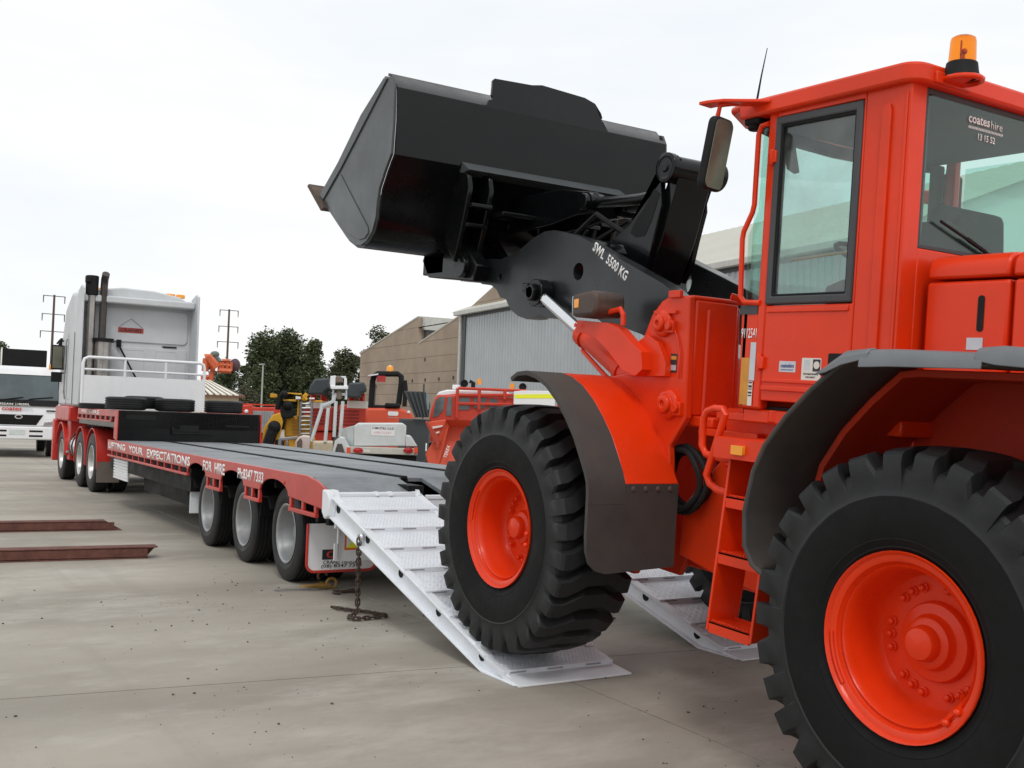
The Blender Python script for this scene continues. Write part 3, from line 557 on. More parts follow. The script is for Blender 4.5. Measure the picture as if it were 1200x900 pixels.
# tilt cylinder and links
b = MB(); p0, p1 = Vector((2.78,0,2.88)), Vector((3.25,0,2.0)); b.cyl(p1, p1+(p0-p1)*.9, .06, n=18); b.build('tilt_cylinder', BLACK, LD)
for s in (1, -1):
    b = MB(); b.tube([(2.88,s*.13,2.84), (3.10,s*.13,2.835), (3.60,s*.13,2.86)], .038, 10); b.cyl((3.60,s*.08,2.86), (3.60,s*.20,2.86), .07, n=14); b.build('tilt_link', BLACK, LD)
b = MB(); b.tube([(3.0,.1,2.5), (3.4,.25,2.75), (3.6,.3,2.6), (3.8,.3,2.5)], .018, 6); b.tube([(3.0,-.1,2.5), (3.3,.05,2.72), (3.55,.12,2.60), (3.7,.1,2.4)], .018, 6); b.tube([(3.56,.2,2.66), (3.62,.22,2.58), (3.70,.22,2.56), (3.74,.2,2.62)], .012, 6); b.build('boom_hose', DARK, LD)
# headlight on its outrigger
for s in (1, -1):
    b = MB(); b.prism([(2.86,1.985), (2.875,1.91), (2.78,1.905), (2.66,1.875), (2.53,1.80), (2.38,1.69), (2.26,1.66), (2.20,1.70), (2.22,1.80), (2.33,1.86), (2.44,1.935), (2.54,1.965)], s*.665, s*.735); b.prism([(2.44,1.66), (2.42,1.74), (2.34,1.86), (2.26,1.90), (2.16,1.86), (2.08,1.74), (2.08,1.67)], s*.626, s*.668)
    b.cyl((2.835,s*.762,1.952), (2.835,s*.766,1.952), .014, n=10); b.build('headlight_outrigger', ORANGE, LD, .012)
    hl = empty('headlight', (2.68, s*.71, 2.075), parent=LD, rot=(0, R(4), 0))
    MB().prism([(.13,-.07), (.13,.07), (-.09,.075), (-.12,.04), (-.12,-.05), (-.08,-.08)], -.11, .11).build('lamp_housing', mat('sooty_brown_plastic', (.07,.045,.035), .45, var=.3, dirt=(.16,.06,.03), dirtamt=.6), hl, .022)
    MB().box(.125, .142, -.10, .10, -.06, .06).build('lamp_lens', DECALS, hl, .01)
    MB().box(.055, .10, s*.108-.006, s*.108+.006, -.02, .035).build('side_marker', AMBER, hl, .004)
    b = MB(); b.tube([(-.1,0,-.05), (-.2,s*-.01,-.04), (-.24,0,-.08), (-.24,0,-.14)], .016, 8); b.build('lamp_cable', ORANGE, hl)
# --- bucket
B0 = [(4.72,3.755), (4.69,3.748), (4.557,3.63), (4.535,3.40), (4.54,3.16), (4.63,3.05), (4.71,2.93), (4.735,2.82), (4.74,2.72), (4.79,2.62), (4.88,2.555), (4.98,2.53), (5.08,2.54), (5.24,2.60), (5.46,2.735), (5.66,2.86), (5.80,2.945)]
bk = empty('bucket', (0,0,0), parent=LD)
MB().strip(B0, -.022, -1.25, 1.25).build('bucket_shell', BLACK, bk, .004, sharp=34)
side = [(4.72,3.75), (4.60,3.72), (4.555,3.64)] + B0[3:] + [(5.86,2.98), (5.50,3.19), (5.05,3.49)]
for s in (1, -1):
    b = MB(); b.prism(side, min(s*1.25, s*1.272), max(s*1.25, s*1.272)); b.build('bucket_side', mat('skylit_black_enamel', (.060,.070,.074), .36, var=.12, scale=4, coat=.2, dirt=(.085,.085,.085), dirtamt=.3), bk)  # black plates greyed: the sky's reflection is put into their colour
    # wear strip along the rim of the side plate and the doubler at the heel
    b = MB(); b.prism([(4.72,3.735), (4.66,3.72), (5.44,3.16), (5.82,2.92), (5.88,2.98), (5.50,3.22), (5.10,3.53)], min(s*1.272, s*1.284), max(s*1.272, s*1.284)); b.prism([(5.60,3.02), (5.44,3.12), (4.86,2.66), (4.84,2.61), (4.90,2.575), (5.0,2.57), (5.24,2.64), (5.66,2.90)], min(s*1.272, s*1.28), max(s*1.272, s*1.28)); b.build('side_cutter', MATS['skylit_black_enamel'], bk, .004)
b = MB(); b.prism([(6.10,3.10), (6.06,3.115), (5.74,2.93), (5.70,2.88), (5.76,2.86)], -1.30, 1.30); b.build('cutting_edge', EDGE, bk, .004)
b = MB(); b.prism([(4.545,3.20), (4.40,3.115), (4.545,3.09)], -.78, .70); b.build('back_ledge', mat('skylit_black_enamel', (.06,.07,.075)), bk, .003)
b = MB(); b.prism([(4.70,2.68), (4.38,2.42), (4.42,2.30), (5.15,2.36), (5.27,2.50), (5.20,2.60), (4.9,2.58)], -.60, -.24); b.prism([(4.70,2.68), (4.38,2.42), (4.42,2.30), (5.15,2.36), (5.27,2.50), (5.20,2.60), (4.9,2.58)], .24, .31)
b.prism([(4.70,2.68), (4.38,2.42), (4.42,2.30), (5.15,2.36), (5.27,2.50), (5.20,2.60), (4.9,2.58)], .48, .60); b.box(4.9, 5.25, -.6, .6, 2.38, 2.58); b.build('bucket_hinge', BLACK, bk, .01)
for s in (1, -1):
    MB().cyl((4.56,s*.22,2.415), (4.56,s*.64,2.415), .055, n=14).cyl((4.56,s*.6,2.415), (4.56,s*.65,2.415), .085, n=14).build('hinge_pin', BLACK, bk, .006)
    for y0 in (.50, .68):
        b = MB(); b.prism([(4.50,3.11), (4.42,3.08), (4.39,2.98), (4.42,2.86), (4.48,2.66), (4.56,2.44), (4.74,2.62), (4.70,2.95), (4.56,3.12)], s*y0-.02, s*y0+.02); b.build('hinge_rib', BLACK, bk, .008)
    b = MB(); b.box(4.36, 4.5, s*.59-.09, s*.59+.09, 2.84, 2.87); b.box(4.42, 4.5, s*.59-.09, s*.59+.09, 2.70, 2.73); b.build('hinge_web', BLACK, bk, .006)
    b = MB(); b.prism([(4.60,3.0), (3.98,3.0), (3.56,2.93), (3.52,2.86), (3.58,2.79), (3.8,2.79), (4.1,2.75), (4.70,2.72)], s*.14-.02, s*.14+.02); b.cyl((3.60,s*.08,2.86), (3.60,s*.24,2.86), .06, n=14); b.build('link_bracket', BLACK, bk, .008)
b = MB(); b.box(4.05, 4.6, -.12, .12, 2.97, 2.995); b.box(4.3,4.7,-.45,.45,2.80,2.83); b.build('bracket_web', BLACK, bk, .006)
MB().strip([(4.692,3.751), (4.559,3.633)], -.004, -1.245, 1.245).build('top_lip_sheen', mat('sky_sheen_lip', (.30,.31,.32), .2, var=.15, scale=6, coat=.3), bk)  # pale strip paints the sky's reflection on the bucket lip
# spill guard standing on the top edge
g = [(.62,3.60), (.50,3.65), (.46,3.74), (.45,3.80), (.43,3.86), (.40,3.885), (.05,3.905), (-.06,3.93), (-.46,3.90), (-.54,3.86), (-.575,3.78), (-.60,3.70), (-.64,3.64), (-.72,3.60)]
b = MB(); n = len(g)
def lean(z): return 4.535 + .03*max(0, z-3.62)/.2 + (max(0, z-3.82)*.75)
v = [(lean(z), y, z) for y, z in g] + [(lean(z)+.02, y, z) for y, z in g]
b.add(v, [tuple(range(n)), tuple(range(2*n-1, n-1, -1))]+[(i, (i+1) % n, n+(i+1) % n, n+i) for i in range(n)])
bore(b.mesh('spill_guard', BLACK), [], bk, [(4.56,.475,3.715,.022), (4.56,-.605,3.73,.022)])
# --- ladder, platform, grab rails, hoses
b = MB(); b.box(.82, 1.22, .62, 1.06, 1.375, 1.39); b.box(.82, 1.22, 1.05, 1.065, 1.30, 1.39); b.box(1.21, 1.225, .62, 1.06, 1.30, 1.39)
for k in range(20): b.prism([(.822+k*.02, 1.39), (.84+k*.02, 1.39), (.831+k*.02, 1.398)], 1.02, 1.065)
b.build('step_platform', ORANGE, LD)
plate('platform_marker', AMBER, LD, fr((1.05, 1.065, 1.345), *LEFT), .075, .042, .018, .004)
def ly(z): return 1.02 + .08*(1.3-z)/.8
b = MB()
for x in (1.155, .875):
    z0, z1 = (.50, 1.36) if x > 1 else (.50, .97)
    w = .11 if x > 1 else .13
    y0, y1 = ly(z0), ly(z1); b.add([(x-.008,y0,z0), (x+.008,y0,z0), (x+.008,y1,z1), (x-.008,y1,z1), (x-.008,y0-w-.08,z0+.02), (x+.008,y0-w-.08,z0+.02), (x+.008,y1-w-.1,z1), (x-.008,y1-w-.1,z1)], [(0,1,2,3), (7,6,5,4), (0,4,5,1), (1,5,6,2), (2,6,7,3), (3,7,4,0)])
b.build('ladder_stringer', ORANGE, LD, .004)
for z in (.545, .865, 1.125):
    y = ly(z); b = MB(); b.box(.885, 1.147, y-.17, y, z-.012, z); b.box(.885, 1.147, y-.012, y, z-.055, z)
    for k in range(13):
        for q in (y-.02, y-.16): b.prism([(.887+k*.02, z), (.905+k*.02, z), (.896+k*.02, z+.008)], q-.008, q+.008)
    b.build('ladder_tread', ORANGE, LD, .002)
b = MB(); b.prism([(1.16,.86), (.87,.80), (.60,.72), (.60,.80), (.87,.92), (1.16,.95)], .62, .90); b.prism([(1.155,.90), (1.155,1.36), (.85,1.36), (.85,.95)], .78, .80); b.box(.6, 1.16, .42, .80, .85, .88); b.build('ladder_mount', ORANGE, LD, .004)
plate('warning_label', HIVIS, LD, fr((.93, .8015, 1.01), *LEFT), .03, .10); plate('warning_label_print', DECALK, LD, fr((.93, .803, 1.01), *LEFT), .016, .08, .0006)
MB().tube([(1.165,.95,1.12), (1.28,.97,1.135), (1.325,.98,1.16), (1.345,.985,1.20), (1.27,.99,1.40), (1.235,.99,1.50), (1.25,.99,1.525), (1.31,.99,1.525), (1.36,.99,1.51), (1.385,.99,1.47), (1.385,.99,1.34), (1.36,.985,1.30), (1.25,.96,1.285), (1.2,.9,1.29)], .018, 10).build('step_grab_rail', ORANGE, LD)
b = MB()
for k, (yy, rr) in enumerate(((.50,.17), (.53,.185), (.56,.165), (.48,.155))):
    b.tube([(2.03+rr*math.cos(a*.2618+.2*k), yy+.01*math.sin(a), 1.10+rr*math.sin(a*.2618+.2*k)) for a in range(24)], .017, 8, True)
b.build('coiled_hose', DARK, LD)
b = MB(); b.cyl((1.05,.72,1.43), (1.05,.80,1.43), .055, n=14); b.build('fuel_cap', DARK, LD, .01)
b = MB(); b.box(.95, 1.70, .56, .62, 1.46, 1.50); b.box(1.45, 1.9, .50, .56, 1.36, 1.40); b.cyl((1.22,.66,1.47), (1.22,.66,1.53), .05, n=12); b.build('cab_mount', ORANGE, LD, .006)

# ================================================================ low loader trailer
TR = empty('low_loader_trailer', (8, -4.58, 0), R(-1.7))
tag(TR, 'long red low loader trailer with grey chequer deck and white lettering', 'trailer')
# deck in three runs with open gaps between them, each run plated in sections
for y0, y1 in ((.415, 1.235), (-.54, .345), (-1.20, -.61)):
    MB().box(.43, 9.38, y0, y1, .935, .97).build('deck_plate', DECK, TR, .003)
MB().prism([(.428,.97), (.428,.935), (-.06,.83), (-.06,.868)], .44, 1.20).build('tail_plate', DECK, TR, .003)
MB().prism([(.428,.97), (.428,.935), (-.06,.83), (-.06,.868)], -.555, .22).build('tail_plate', DECK, TR, .003)
MB().prism([(.428,.97), (.428,.935), (-.06,.83), (-.06,.868)], -1.20, -.595).build('tail_plate', DECK, TR, .003)
b = MB(); b.lathe([(.0005,.0035), (.075,.0035), (.075,0)], 20, Matrix.Translation((.30, 1.04, .936)) @ Matrix.Rotation(R(-12), 4, 'Y') @ Matrix.Diagonal((1, 1.3, 1, 1)), 0); b.build('deck_eye', DARK, TR)
b = MB()
for y in (-.50, .40): b.box(.0, 9.4, y, y+.14, .50, .93)
for k in range(9): b.box(.5+k*1.05, .56+k*1.05, -1.15, 1.15, .80, .925)
b.box(-.0, .5, -1.15, 1.15, .70, .80); b.box(5.0, 9.3, -.95, -.35, .30, .9); b.box(5.2, 7.9, .55, 1.0, .32, .80); b.box(4.3, 4.36, -.9, .9, .25, .9)
b.build('chassis_beam', BLACKM, TR)
b = MB(); b.box(-.09, -.062, -1.22, .42, .60, .855); b.box(-.10, -.06, -1.22, .42, .825, .86); b.box(-.09, -.062, .42, 1.20, .60, .80); b.build('rear_crossmember', ALU, TR, .006)
MB().box(.05, .12, -1.2, 1.2, .61, .72).build('rear_underrun', BLACKM, TR)
# side coaming: face strip with wheel arches, rope rail below with pockets
def coaming(s):
    def arch(c, w, h): return [(c+w*math.cos(R(a)), .775+h*math.sin(R(a))) for a in range(0, 181, 18)]
    tz = .985 if s > 0 else .962
    up = [(9.40,tz), (.45,tz), (.20,tz-.03), (-.06,.885 if s > 0 else .862), (-.06,.73), (.20,.745), (.85,.775)]
    lo = arch(1.30,.40,.125)[::-1]+arch(2.62,.40,.125)[::-1]+arch(4.02,.40,.125)[::-1]
    poly = up + [(p[0], p[1]) for p in lo] + [(4.45,.825), (9.40,.825)]
    y0, y1 = min(s*1.236, s*1.256), max(s*1.236, s*1.256)
    MB().prism(poly, y0, y1).build('side_rail', RED, TR, .006)
    b = MB(); b.box(4.42, 9.36, min(s*1.22, s*1.262), max(s*1.22, s*1.262), .735, .765); k = 4.43
    b.build('rope_rail', RED, TR, .006)
    while k < 9.37:
        MB().box(k, k+.03, min(s*1.225, s*1.25), max(s*1.225, s*1.25), .765, .826).build('rail_post', RED, TR, .003); k += .385
    for a0, a1 in ((3.05,3.60), (1.72,2.20), (.22,.88)):
        b = MB(); b.box(a0, a1, min(s*1.22, s*1.258), max(s*1.22, s*1.258), .655, .69)
        for q in (a0, a1-.05, (a0+a1)/2-.025): b.box(q, q+.05, min(s*1.222, s*1.25), max(s*1.222, s*1.25), .69, .776)
        b.build('rail_pocket', RED, TR, .005)
    b = MB(); b.prism([(-.065,.90), (.03,.90), (.03,.72), (-.03,.67), (-.12,.70), (-.13,.84)], min(s*1.17,s*1.275), max(s*1.17,s*1.275)); b.build('corner_casting', ALU, TR, .012)
    MB().box(4.45, 9.4, min(s*1.05, s*1.2), max(s*1.05, s*1.2), .55, .82).build('side_channel', BLACKM, TR)
coaming(1); coaming(-1)
def rail_words(t, x0, x1, z0, z1): words(t, 'rail_lettering', DECALW, TR, fr(((x0+x1)/2, 1.2572, (z0+z1)/2), *LEFT), abs(x1-x0), z1-z0, .034)
rail_words('LIFTING', 9.32, 8.02, .858, .955); rail_words('YOUR', 7.78, 6.83, .853, .955); rail_words('EXPECTATIONS', 6.58, 4.30, .842, .955)
rail_words('FOR', 3.74, 3.37, .835, .948); rail_words('HIRE', 3.27, 2.88, .832, .945); rail_words('Ph:8347 7333', 2.42, 1.60, .835, .94)
MB().cyl((1.02,1.255,.89), (1.02,1.262,.89), .02, n=10).build('rail_bolt', RED, TR)
for y in (.38, -.575): MB().box(.43, 9.36, y-.028, y+.028, .955, .984).build('seam_strip', DARK, TR, .004)
# wheels
def lorry_tyre(Rt, w, rr, name='tyre'):
    p = [(rr,-w*.42), (rr+.02,-w*.46), (rr+.06,-w*.5), (Rt-.05,-w*.49), (Rt-.015,-w*.44), (Rt-.004,-w*.40)]
    for y in (-.26, -.09, .09, .26): p += [(Rt,w*(y-.05)), (Rt-.013,w*(y-.04)), (Rt-.013,w*(y+.04)), (Rt,w*(y+.05))]
    p += [(Rt-.004,w*.40), (Rt-.015,w*.44), (Rt-.05,w*.49), (rr+.06,w*.5), (rr+.055,w*.503), (rr+.05,w*.5), (rr+.02,w*.46), (rr,w*.42)]
    return MB().lathe(p, 44, AXY).mesh(name, RUBBER, 30)
def lorry_rim(rr, w, dish, m_, name='rim'):
    return MB().lathe([(rr-.012,w*.36), (rr+.006,w*.47), (rr-.006,w*.485), (rr-.018,w*.44), (rr-.028,w*.30), (rr-.03,w*.18), (rr-.045,w*.05), (rr-.055,-dish+.05), (rr-.075,-dish+.01), (.13,-dish), (.115,-dish+.02), (.10,-dish+.10), (.075,-dish+.12), (.0005,-dish+.125)], 44, AXY).mesh(name, m_, 32)
TT, TRM = lorry_tyre(.42, .225, .262), lorry_rim(.262, .225, .11, RIMSILVER)
def lorry_wheel(par, x, y, z, tyre, rim, inner=None, flip=False):
    w = empty('wheel', (x, y, z), parent=par, rot=(0, random.random()*6, math.pi if flip else 0)); put('tyre', tyre, w); put('rim', rim, w)
    if inner: i = put('inner_tyre', tyre, w); i.location = (0, -inner, 0)
    return w
for x in (3.89, 2.53, 1.24):
    lorry_wheel(TR, x, 1.04, .42, TT, TRM, .27); lorry_wheel(TR, x, -1.04, .42, TT, TRM, .27, True)
    MB().cyl((x,-.8,.42), (x,.8,.42), .08).build('axle', BLACKM, TR)
# mudguards between the wheels, small flap ahead of them, big flap behind
for x in (4.62, 3.22, 1.88):
    MB().strip([(x-.28,.60), (x-.20,.70), (x-.02,.70), (x+.02,.50)], .012, .72, 1.18).build('mudguard', BLACKM, TR)
fm = MB().prism([(1.0,.30), (1.19,.30), (1.19,.64), (1.0,.64)], 4.50, 4.51, 'x').build('mud_flap', ALU, TR, .003)
mf = empty('mud_flap', (.50, .90, .38), parent=TR)
def rr2(w, h, r): return [(w/2, h/2), (-w/2, h/2)]+[(-w/2+r-r*math.cos(R(a)), -h/2+r-r*math.sin(R(a))) for a in range(0, 91, 15)]+[(w/2-r+r*math.sin(R(a)), -h/2+r-r*math.cos(R(a))) for a in range(0, 91, 15)]
MB().prism(rr2(.62,.40,.07), 0, .008, 'x').build('flap_sheet', WHITE, mf)
pts = rr2(.62,.40,.07); MB().tube([(-.004, p[0], p[1]) for p in pts[1:]+pts[:1]], .012, 6).build('flap_edging', RED, mf)
plate('logo_ground', DECALK, mf, fr((-.0015,.115,-.06), *REAR), .12, .085, .001)
words('C', 'logo_letter', mat('logo_red', (.45,.04,.02), .5), mf, fr((-.003,.10,-.06), *REAR), .075, .065, .04)
words('CRANE TRUCKS', 'flap_lettering', DECALK, mf, fr((-.0015,.0,-.125), *REAR), .33, .030, .01); words('(08) 8347 7333', 'flap_lettering', DECALK, mf, fr((-.0015,.0,-.160), *REAR), .36, .036, .014)
mp_ = empty('marker_plate', (.20, .915, .47), parent=TR)
b = MB(); b.box(0, .012, -.29, .145, -.17, .19); b.box(-.02, .0, .135, .155, -.15, .19); b.box(-.02, 0, .13, .18, -.16, -.02); b.build('plate_back', WHITE, mp_, .004)
plate('reflector_border', mat('reflector_orange', (.80,.16,.02), .3), mp_, fr((-.002,-.025,.04), *REAR), .22, .235, .002)
plate('reflector_field', DECALW, mp_, fr((-.0045,-.025,.043), *REAR), .19, .205, .001); MB().prism([(.07,-.06), (-.12,-.06), (-.025,.045)], -.0075, -.006, 'x').build('reflector_triangle', HIVIS, mp_)
b = MB(); b.box(.4, .46, .25, 1.16, .60, .68); b.build('flap_bracket', BLACKM, TR)
# slatted white guard ahead of the trailer wheels
sg = empty('slatted_guard', (8.55, 1.20, .565), parent=TR)
MB().box(-.50, .52, -.01, .0, -.145, .15).build('guard_back', WHITE, sg)
for k in range(7): MB().box(-.50, .52, .0, .014, -.14+k*.042, -.112+k*.042).build('slat', WHITE, sg, .002)
# gooseneck with its black rear wall
b = MB(); b.box(9.40, 13.25, -1.10, 1.10, 1.16, 1.43); b.box(9.40, 9.55, -1.12, 1.12, .96, 1.44); b.box(9.36, 9.42, -.34, .30, 1.09, 1.11); b.box(9.34, 9.40, .28, .31, 1.08, 1.2); b.build('gooseneck', BLACK, TR, .008)
for y0, y1, z0, z1 in ((.55,1.0,1.30,1.37), (-.12,.18,1.13,1.23), (-.95,-.55,1.22,1.25)): MB().box(9.39, 9.402, y0, y1, z0, z1).build('gooseneck_recess', DARK, TR, .003)
for s in (1, -1):
    b = MB(); b.box(9.40, 13.2, min(s*1.11,s*1.135), max(s*1.11,s*1.135), 1.335, 1.44); b.box(9.9, 13.2, min(s*1.10,s*1.14), max(s*1.10,s*1.14), 1.245, 1.272); b.prism([(9.36,1.44), (9.50,1.44), (9.62,1.24), (9.62,1.0), (9.36,.96)], min(s*1.12,s*1.137), max(s*1.12,s*1.137)); b.build('gooseneck_rail', RED, TR, .005)
    for k in range(8): MB().box(9.9+k*.47, 9.94+k*.47, min(s*1.10,s*1.13), max(s*1.10,s*1.13), 1.272, 1.337).build('rail_post', RED, TR, .003)
words('VAN', 'gooseneck_lettering', DECALW, TR, fr((12.55, 1.1362, 1.39), *LEFT), .55, .068, .02); words('HIRE', 'gooseneck_lettering', DECALW, TR, fr((11.45, 1.1362, 1.385), *LEFT), .95, .068, .02)
hb = empty('headboard', (13.22, -.04, 1.44), parent=TR)
MB().box(0, .03, -1.12, 1.12, .0, .62).build('headboard_panel', WHITE, hb, .004)
b = MB(); b.tube([(.015,1.12,0), (.015,1.12,.84), (.015,1.10,.92), (.015,1.03,.955), (.015,-1.03,.955), (.015,-1.10,.92), (.015,-1.12,.84), (.015,-1.12,0)], .030, 10); b.tube([(.015,1.12,.73), (.015,-1.12,.73)], .022, 8)
b.build('headboard_rail', WHITE, hb)
for y in (.37, -.38): MB().cyl((.015,y,.60), (.015,y,.955), .024, n=8).build('headboard_post', WHITE, hb)
# loading ramps
def ramp(y, dx):
    rp_ = empty('ramp', (dx, y, 0), R(1.7), parent=TR)
    top = lambda x: .872 + .315*x; N_ = 8; L_ = 2.62
    for k in range(N_):
        x0, x1 = -L_*k/N_-.04, -L_*(k+1)/N_-.04
        MB().prism([(x0,top(x0)-.012), (x0,top(x0)-.026), (x1+.0,top(x1)-.022), (x1,top(x1)+.022), (x1+.016,top(x1)+.022)], -.395, .395).build('ramp_plate', RAMPP, rp_, .002)
    st = MB(); sl_ = MB()
    for k in range(N_):
        x0, x1 = -L_*k/N_-.04, -L_*(k+1)/N_-.04; za, zb = top(x0)-.012, top(x1)+.022
        for i in range(11):
            for j in range(26):
                x = x0-.035-i*.0255; y = -.35+j*.028+(.014 if i % 2 else 0); z = za+(zb-za)*(x-x0)/(x1+.016-x0); c_, q_ = (.011, .004) if (i+j) % 2 else (.004, .011)
                st.add([(x-c_,y,z), (x,y-q_,z), (x+c_,y,z), (x,y+q_,z), (x,y,z+.0035)], [(0,1,4), (1,2,4), (2,3,4), (3,0,4)])
        for y in (-.30, -.02, .24): sl_.box(x1-.0025, x1+.001, y, y+.11, top(x1)+.004, top(x1)+.013)
    o = st.build('tread_studs', RAMPP, rp_); o['kind'] = 'stuff'; sl_.build('lip_slit_shade', mat('slit_shade_grey', (.30,.30,.31), .6), rp_)  # grey strips paint the shaded slits under each plate lip
    MB().prism([(-L_-.04,top(-L_-.04)-.004), (-L_-.04,top(-L_-.04)-.03), (-2.72,.006), (-2.84,.0015), (-2.84,.012)], -.40, .40).build('ramp_toe', ALU, rp_, .002)
    for s in (1, -1):
        b = MB(); w0, w1 = min(s*.36,s*.372), max(s*.36,s*.372)
        b.prism([(.02,.72), (.02,.865), (-2.45,.085), (-2.80,.006), (-2.74,.002), (-2.43,.004)], w0, w1)
        b.prism([(.06,.878), (.06,.892), (-2.45,.108), (-2.45,.094)], min(s*.34,s*.405), max(s*.34,s*.405)); b.prism([(.02,.705), (.02,.722), (-2.42,.016), (-2.80,.010), (-2.80,.001), (-2.43,.001)], min(s*.345,s*.41), max(s*.345,s*.41))
        b.prism([(.10,.90), (-.02,.90), (-.10,.80), (-.06,.68), (.06,.68), (.10,.78)], min(s*.372,s*.384), max(s*.372,s*.384)); b.build('ramp_beam', ALU, rp_, .003)
        for k in range(5):
            x = -.14-k*.56; z = (top(x)+(.72+.288*x))/2 + .01
            M_ = Matrix.Translation((x, s*.373, z)) @ AXY
            MB().lathe([(.034,0), (.034,.004), (.026,.004), (.026,.001), (.0005,.001)], 14, M_ @ Matrix.Diagonal((1, 1, s, 1))).build('beam_hole', DARK, rp_)
    b = MB(); b.tube([(.02,-.39,.86), (.02,.39,.86)], .022, 8); b.box(-.03,.02,-.36,.36,.84,.872); b.build('ramp_hinge', ALU, rp_)
    for y_ in (-.37, -.12, .0, .38): MB().prism([(.08,.845), (.09,.875), (-.02,.89), (-.06,.86), (.0,.83)], y_-.015, y_+.015).build('hinge_lug', ALU, rp_, .004)
    return rp_
ramp(.850, -.045); ramp(-.850, .005)

# chain hooked to the ramp, its tail lying on the concrete
CH = empty('chain', (7.44, -3.38, 0)); tag(CH, 'rusty chain hanging from the side of the white ramp, its end coiled on the ground', 'chain')
lk = MB().tube([(.020*c+(.014 if c > 0 else -.014)*0+(.012 if c >= 0 else -.012), .016*s_, 0) for c, s_ in [(math.cos(a*.5236), math.sin(a*.5236)) for a in range(12)]], .0062, 6, True).mesh('link', CHAINM, 60)
path = []
for k in range(15): path.append(Vector((7.36+.003*k, -3.322-.002*k, .56-.0375*k)))
tail = [(7.41,-3.35), (7.44,-3.30), (7.36,-3.27), (7.30,-3.26), (7.27,-3.31), (7.29,-3.40), (7.30,-3.50), (7.33,-3.56), (7.40,-3.55), (7.52,-3.48), (7.62,-3.40), (7.74,-3.34), (7.80,-3.30)]
seg = [Vector((p[0], p[1], .012)) for p in tail]; cur = seg[0]; i = 1
while i < len(seg):
    d = seg[i]-cur
    if d.length < .042: i += 1; continue
    cur = cur + d.normalized()*.042; path.append(cur.copy())
for k, p in enumerate(path):
    o = put('link', lk, CH); d = (path[min(k+1, len(path)-1)]-path[max(k-1, 0)]).normalized(); q = d.to_track_quat('X', 'Z').to_matrix().to_4x4()
    o.matrix_basis = Matrix.Translation(p - CH.location + Vector((0, 0, .008))) @ q @ Matrix.Rotation(R(90 if k % 2 and k < 15 else (35 if k % 2 else -20)), 4, 'X')
MB().lathe([(.028,-.012), (.034,0), (.028,.012), (.012,.014), (.0005,.014)], 14, Matrix.Translation(Vector((7.355,-3.33,.60))-CH.location) @ AXY).build('hook_eye', CHROME, CH)
# second chain by the far ramp
C2 = empty('chain', (6.75, -5.12, 0)); tag(C2, 'short dark chain end lying beside the far white ramp', 'chain')
for k in range(9):
    o = put('link', lk, C2); o.location = (k*.030-.1, .030*math.sin(k*.9), .012); o.rotation_euler = (R(40*(k % 2)), 0, R(45+20*math.sin(k)))
# load binder
LB = empty('load_binder', (8.70, -3.55, 0), R(-92)); tag(LB, 'ochre yellow load binder with a steel bar lying behind the rear trailer wheel', 'load binder')
b = MB(); b.tube([(-.36,.02,.014), (-.05,.0,.02)], [.006,.012], 8); b.build('bar', STEEL, LB)
b = MB(); b.tube([(-.14,.01,.03), (.0,0,.035), (.12,.01,.03)], [.012,.02,.022], 8); b.tube([(.14+.045*math.cos(a*.52), .02, .045+.045*math.sin(a*.52)) for a in range(12)], .013, 6, True); b.tube([(.0,.03,.03), (.06,.05,.05), (.10,.05,.03)], .014, 6); b.build('lever', mat('ochre_worn', (.30,.17,.035), .6, var=.3, scale=20), LB)
b = MB(); b.tube([(.07+.04*math.cos(a*.5), .06, .11+.035*math.sin(a*.5)) for a in range(9)], .011, 6); b.build('hook', RUST, LB)
HK = empty('grab_hook', (8.45, -3.68, 0), R(-80)); tag(HK, 'small dark steel grab hook on the concrete next to the yellow load binder', 'hook')
b = MB(); b.tube([(.05*math.cos(a*.55)-.03, .05*math.sin(a*.55), .014) for a in range(9)], .013, 6); b.tube([(.0,.0,.016), (.08,-.01,.02), (.17,.0,.014)], [.012,.016,.018], 8); b.build('hook_body', CHAINM, HK)

# tyres lying on the gooseneck
TB = lorry_tyre(.315, .205, .19)
TRM4 = Matrix.Translation((8,-4.58,0)) @ Matrix.Rotation(R(-1.7), 4, 'Z')
def laid(y, x, z, label, mesh):
    o = put('loose_tyre', mesh); o.matrix_world = TRM4 @ Matrix.Translation((x, y, z)) @ Matrix.Rotation(R(90), 4, 'X'); return tag(o, label, 'tyre', 'tyres lying on the gooseneck')
laid(.93, 9.85, 1.548, 'leftmost thick black tyre lying flat on the gooseneck below the white headboard', TB)
laid(.16, 9.85, 1.548, 'second thick tyre from the left lying flat on the gooseneck', TB)
laid(.55, 10.35, 1.575, 'tyre lying behind and between the two left tyres on the gooseneck', TB)
laid(-.63, 9.85, 1.548, 'rightmost tyre on the gooseneck, past the right edge of the white headboard', TB)
laid(.88, 11.9, 1.49, 'thin worn tyre lying flat at the far left of the gooseneck', lorry_tyre(.45, .10, .28))
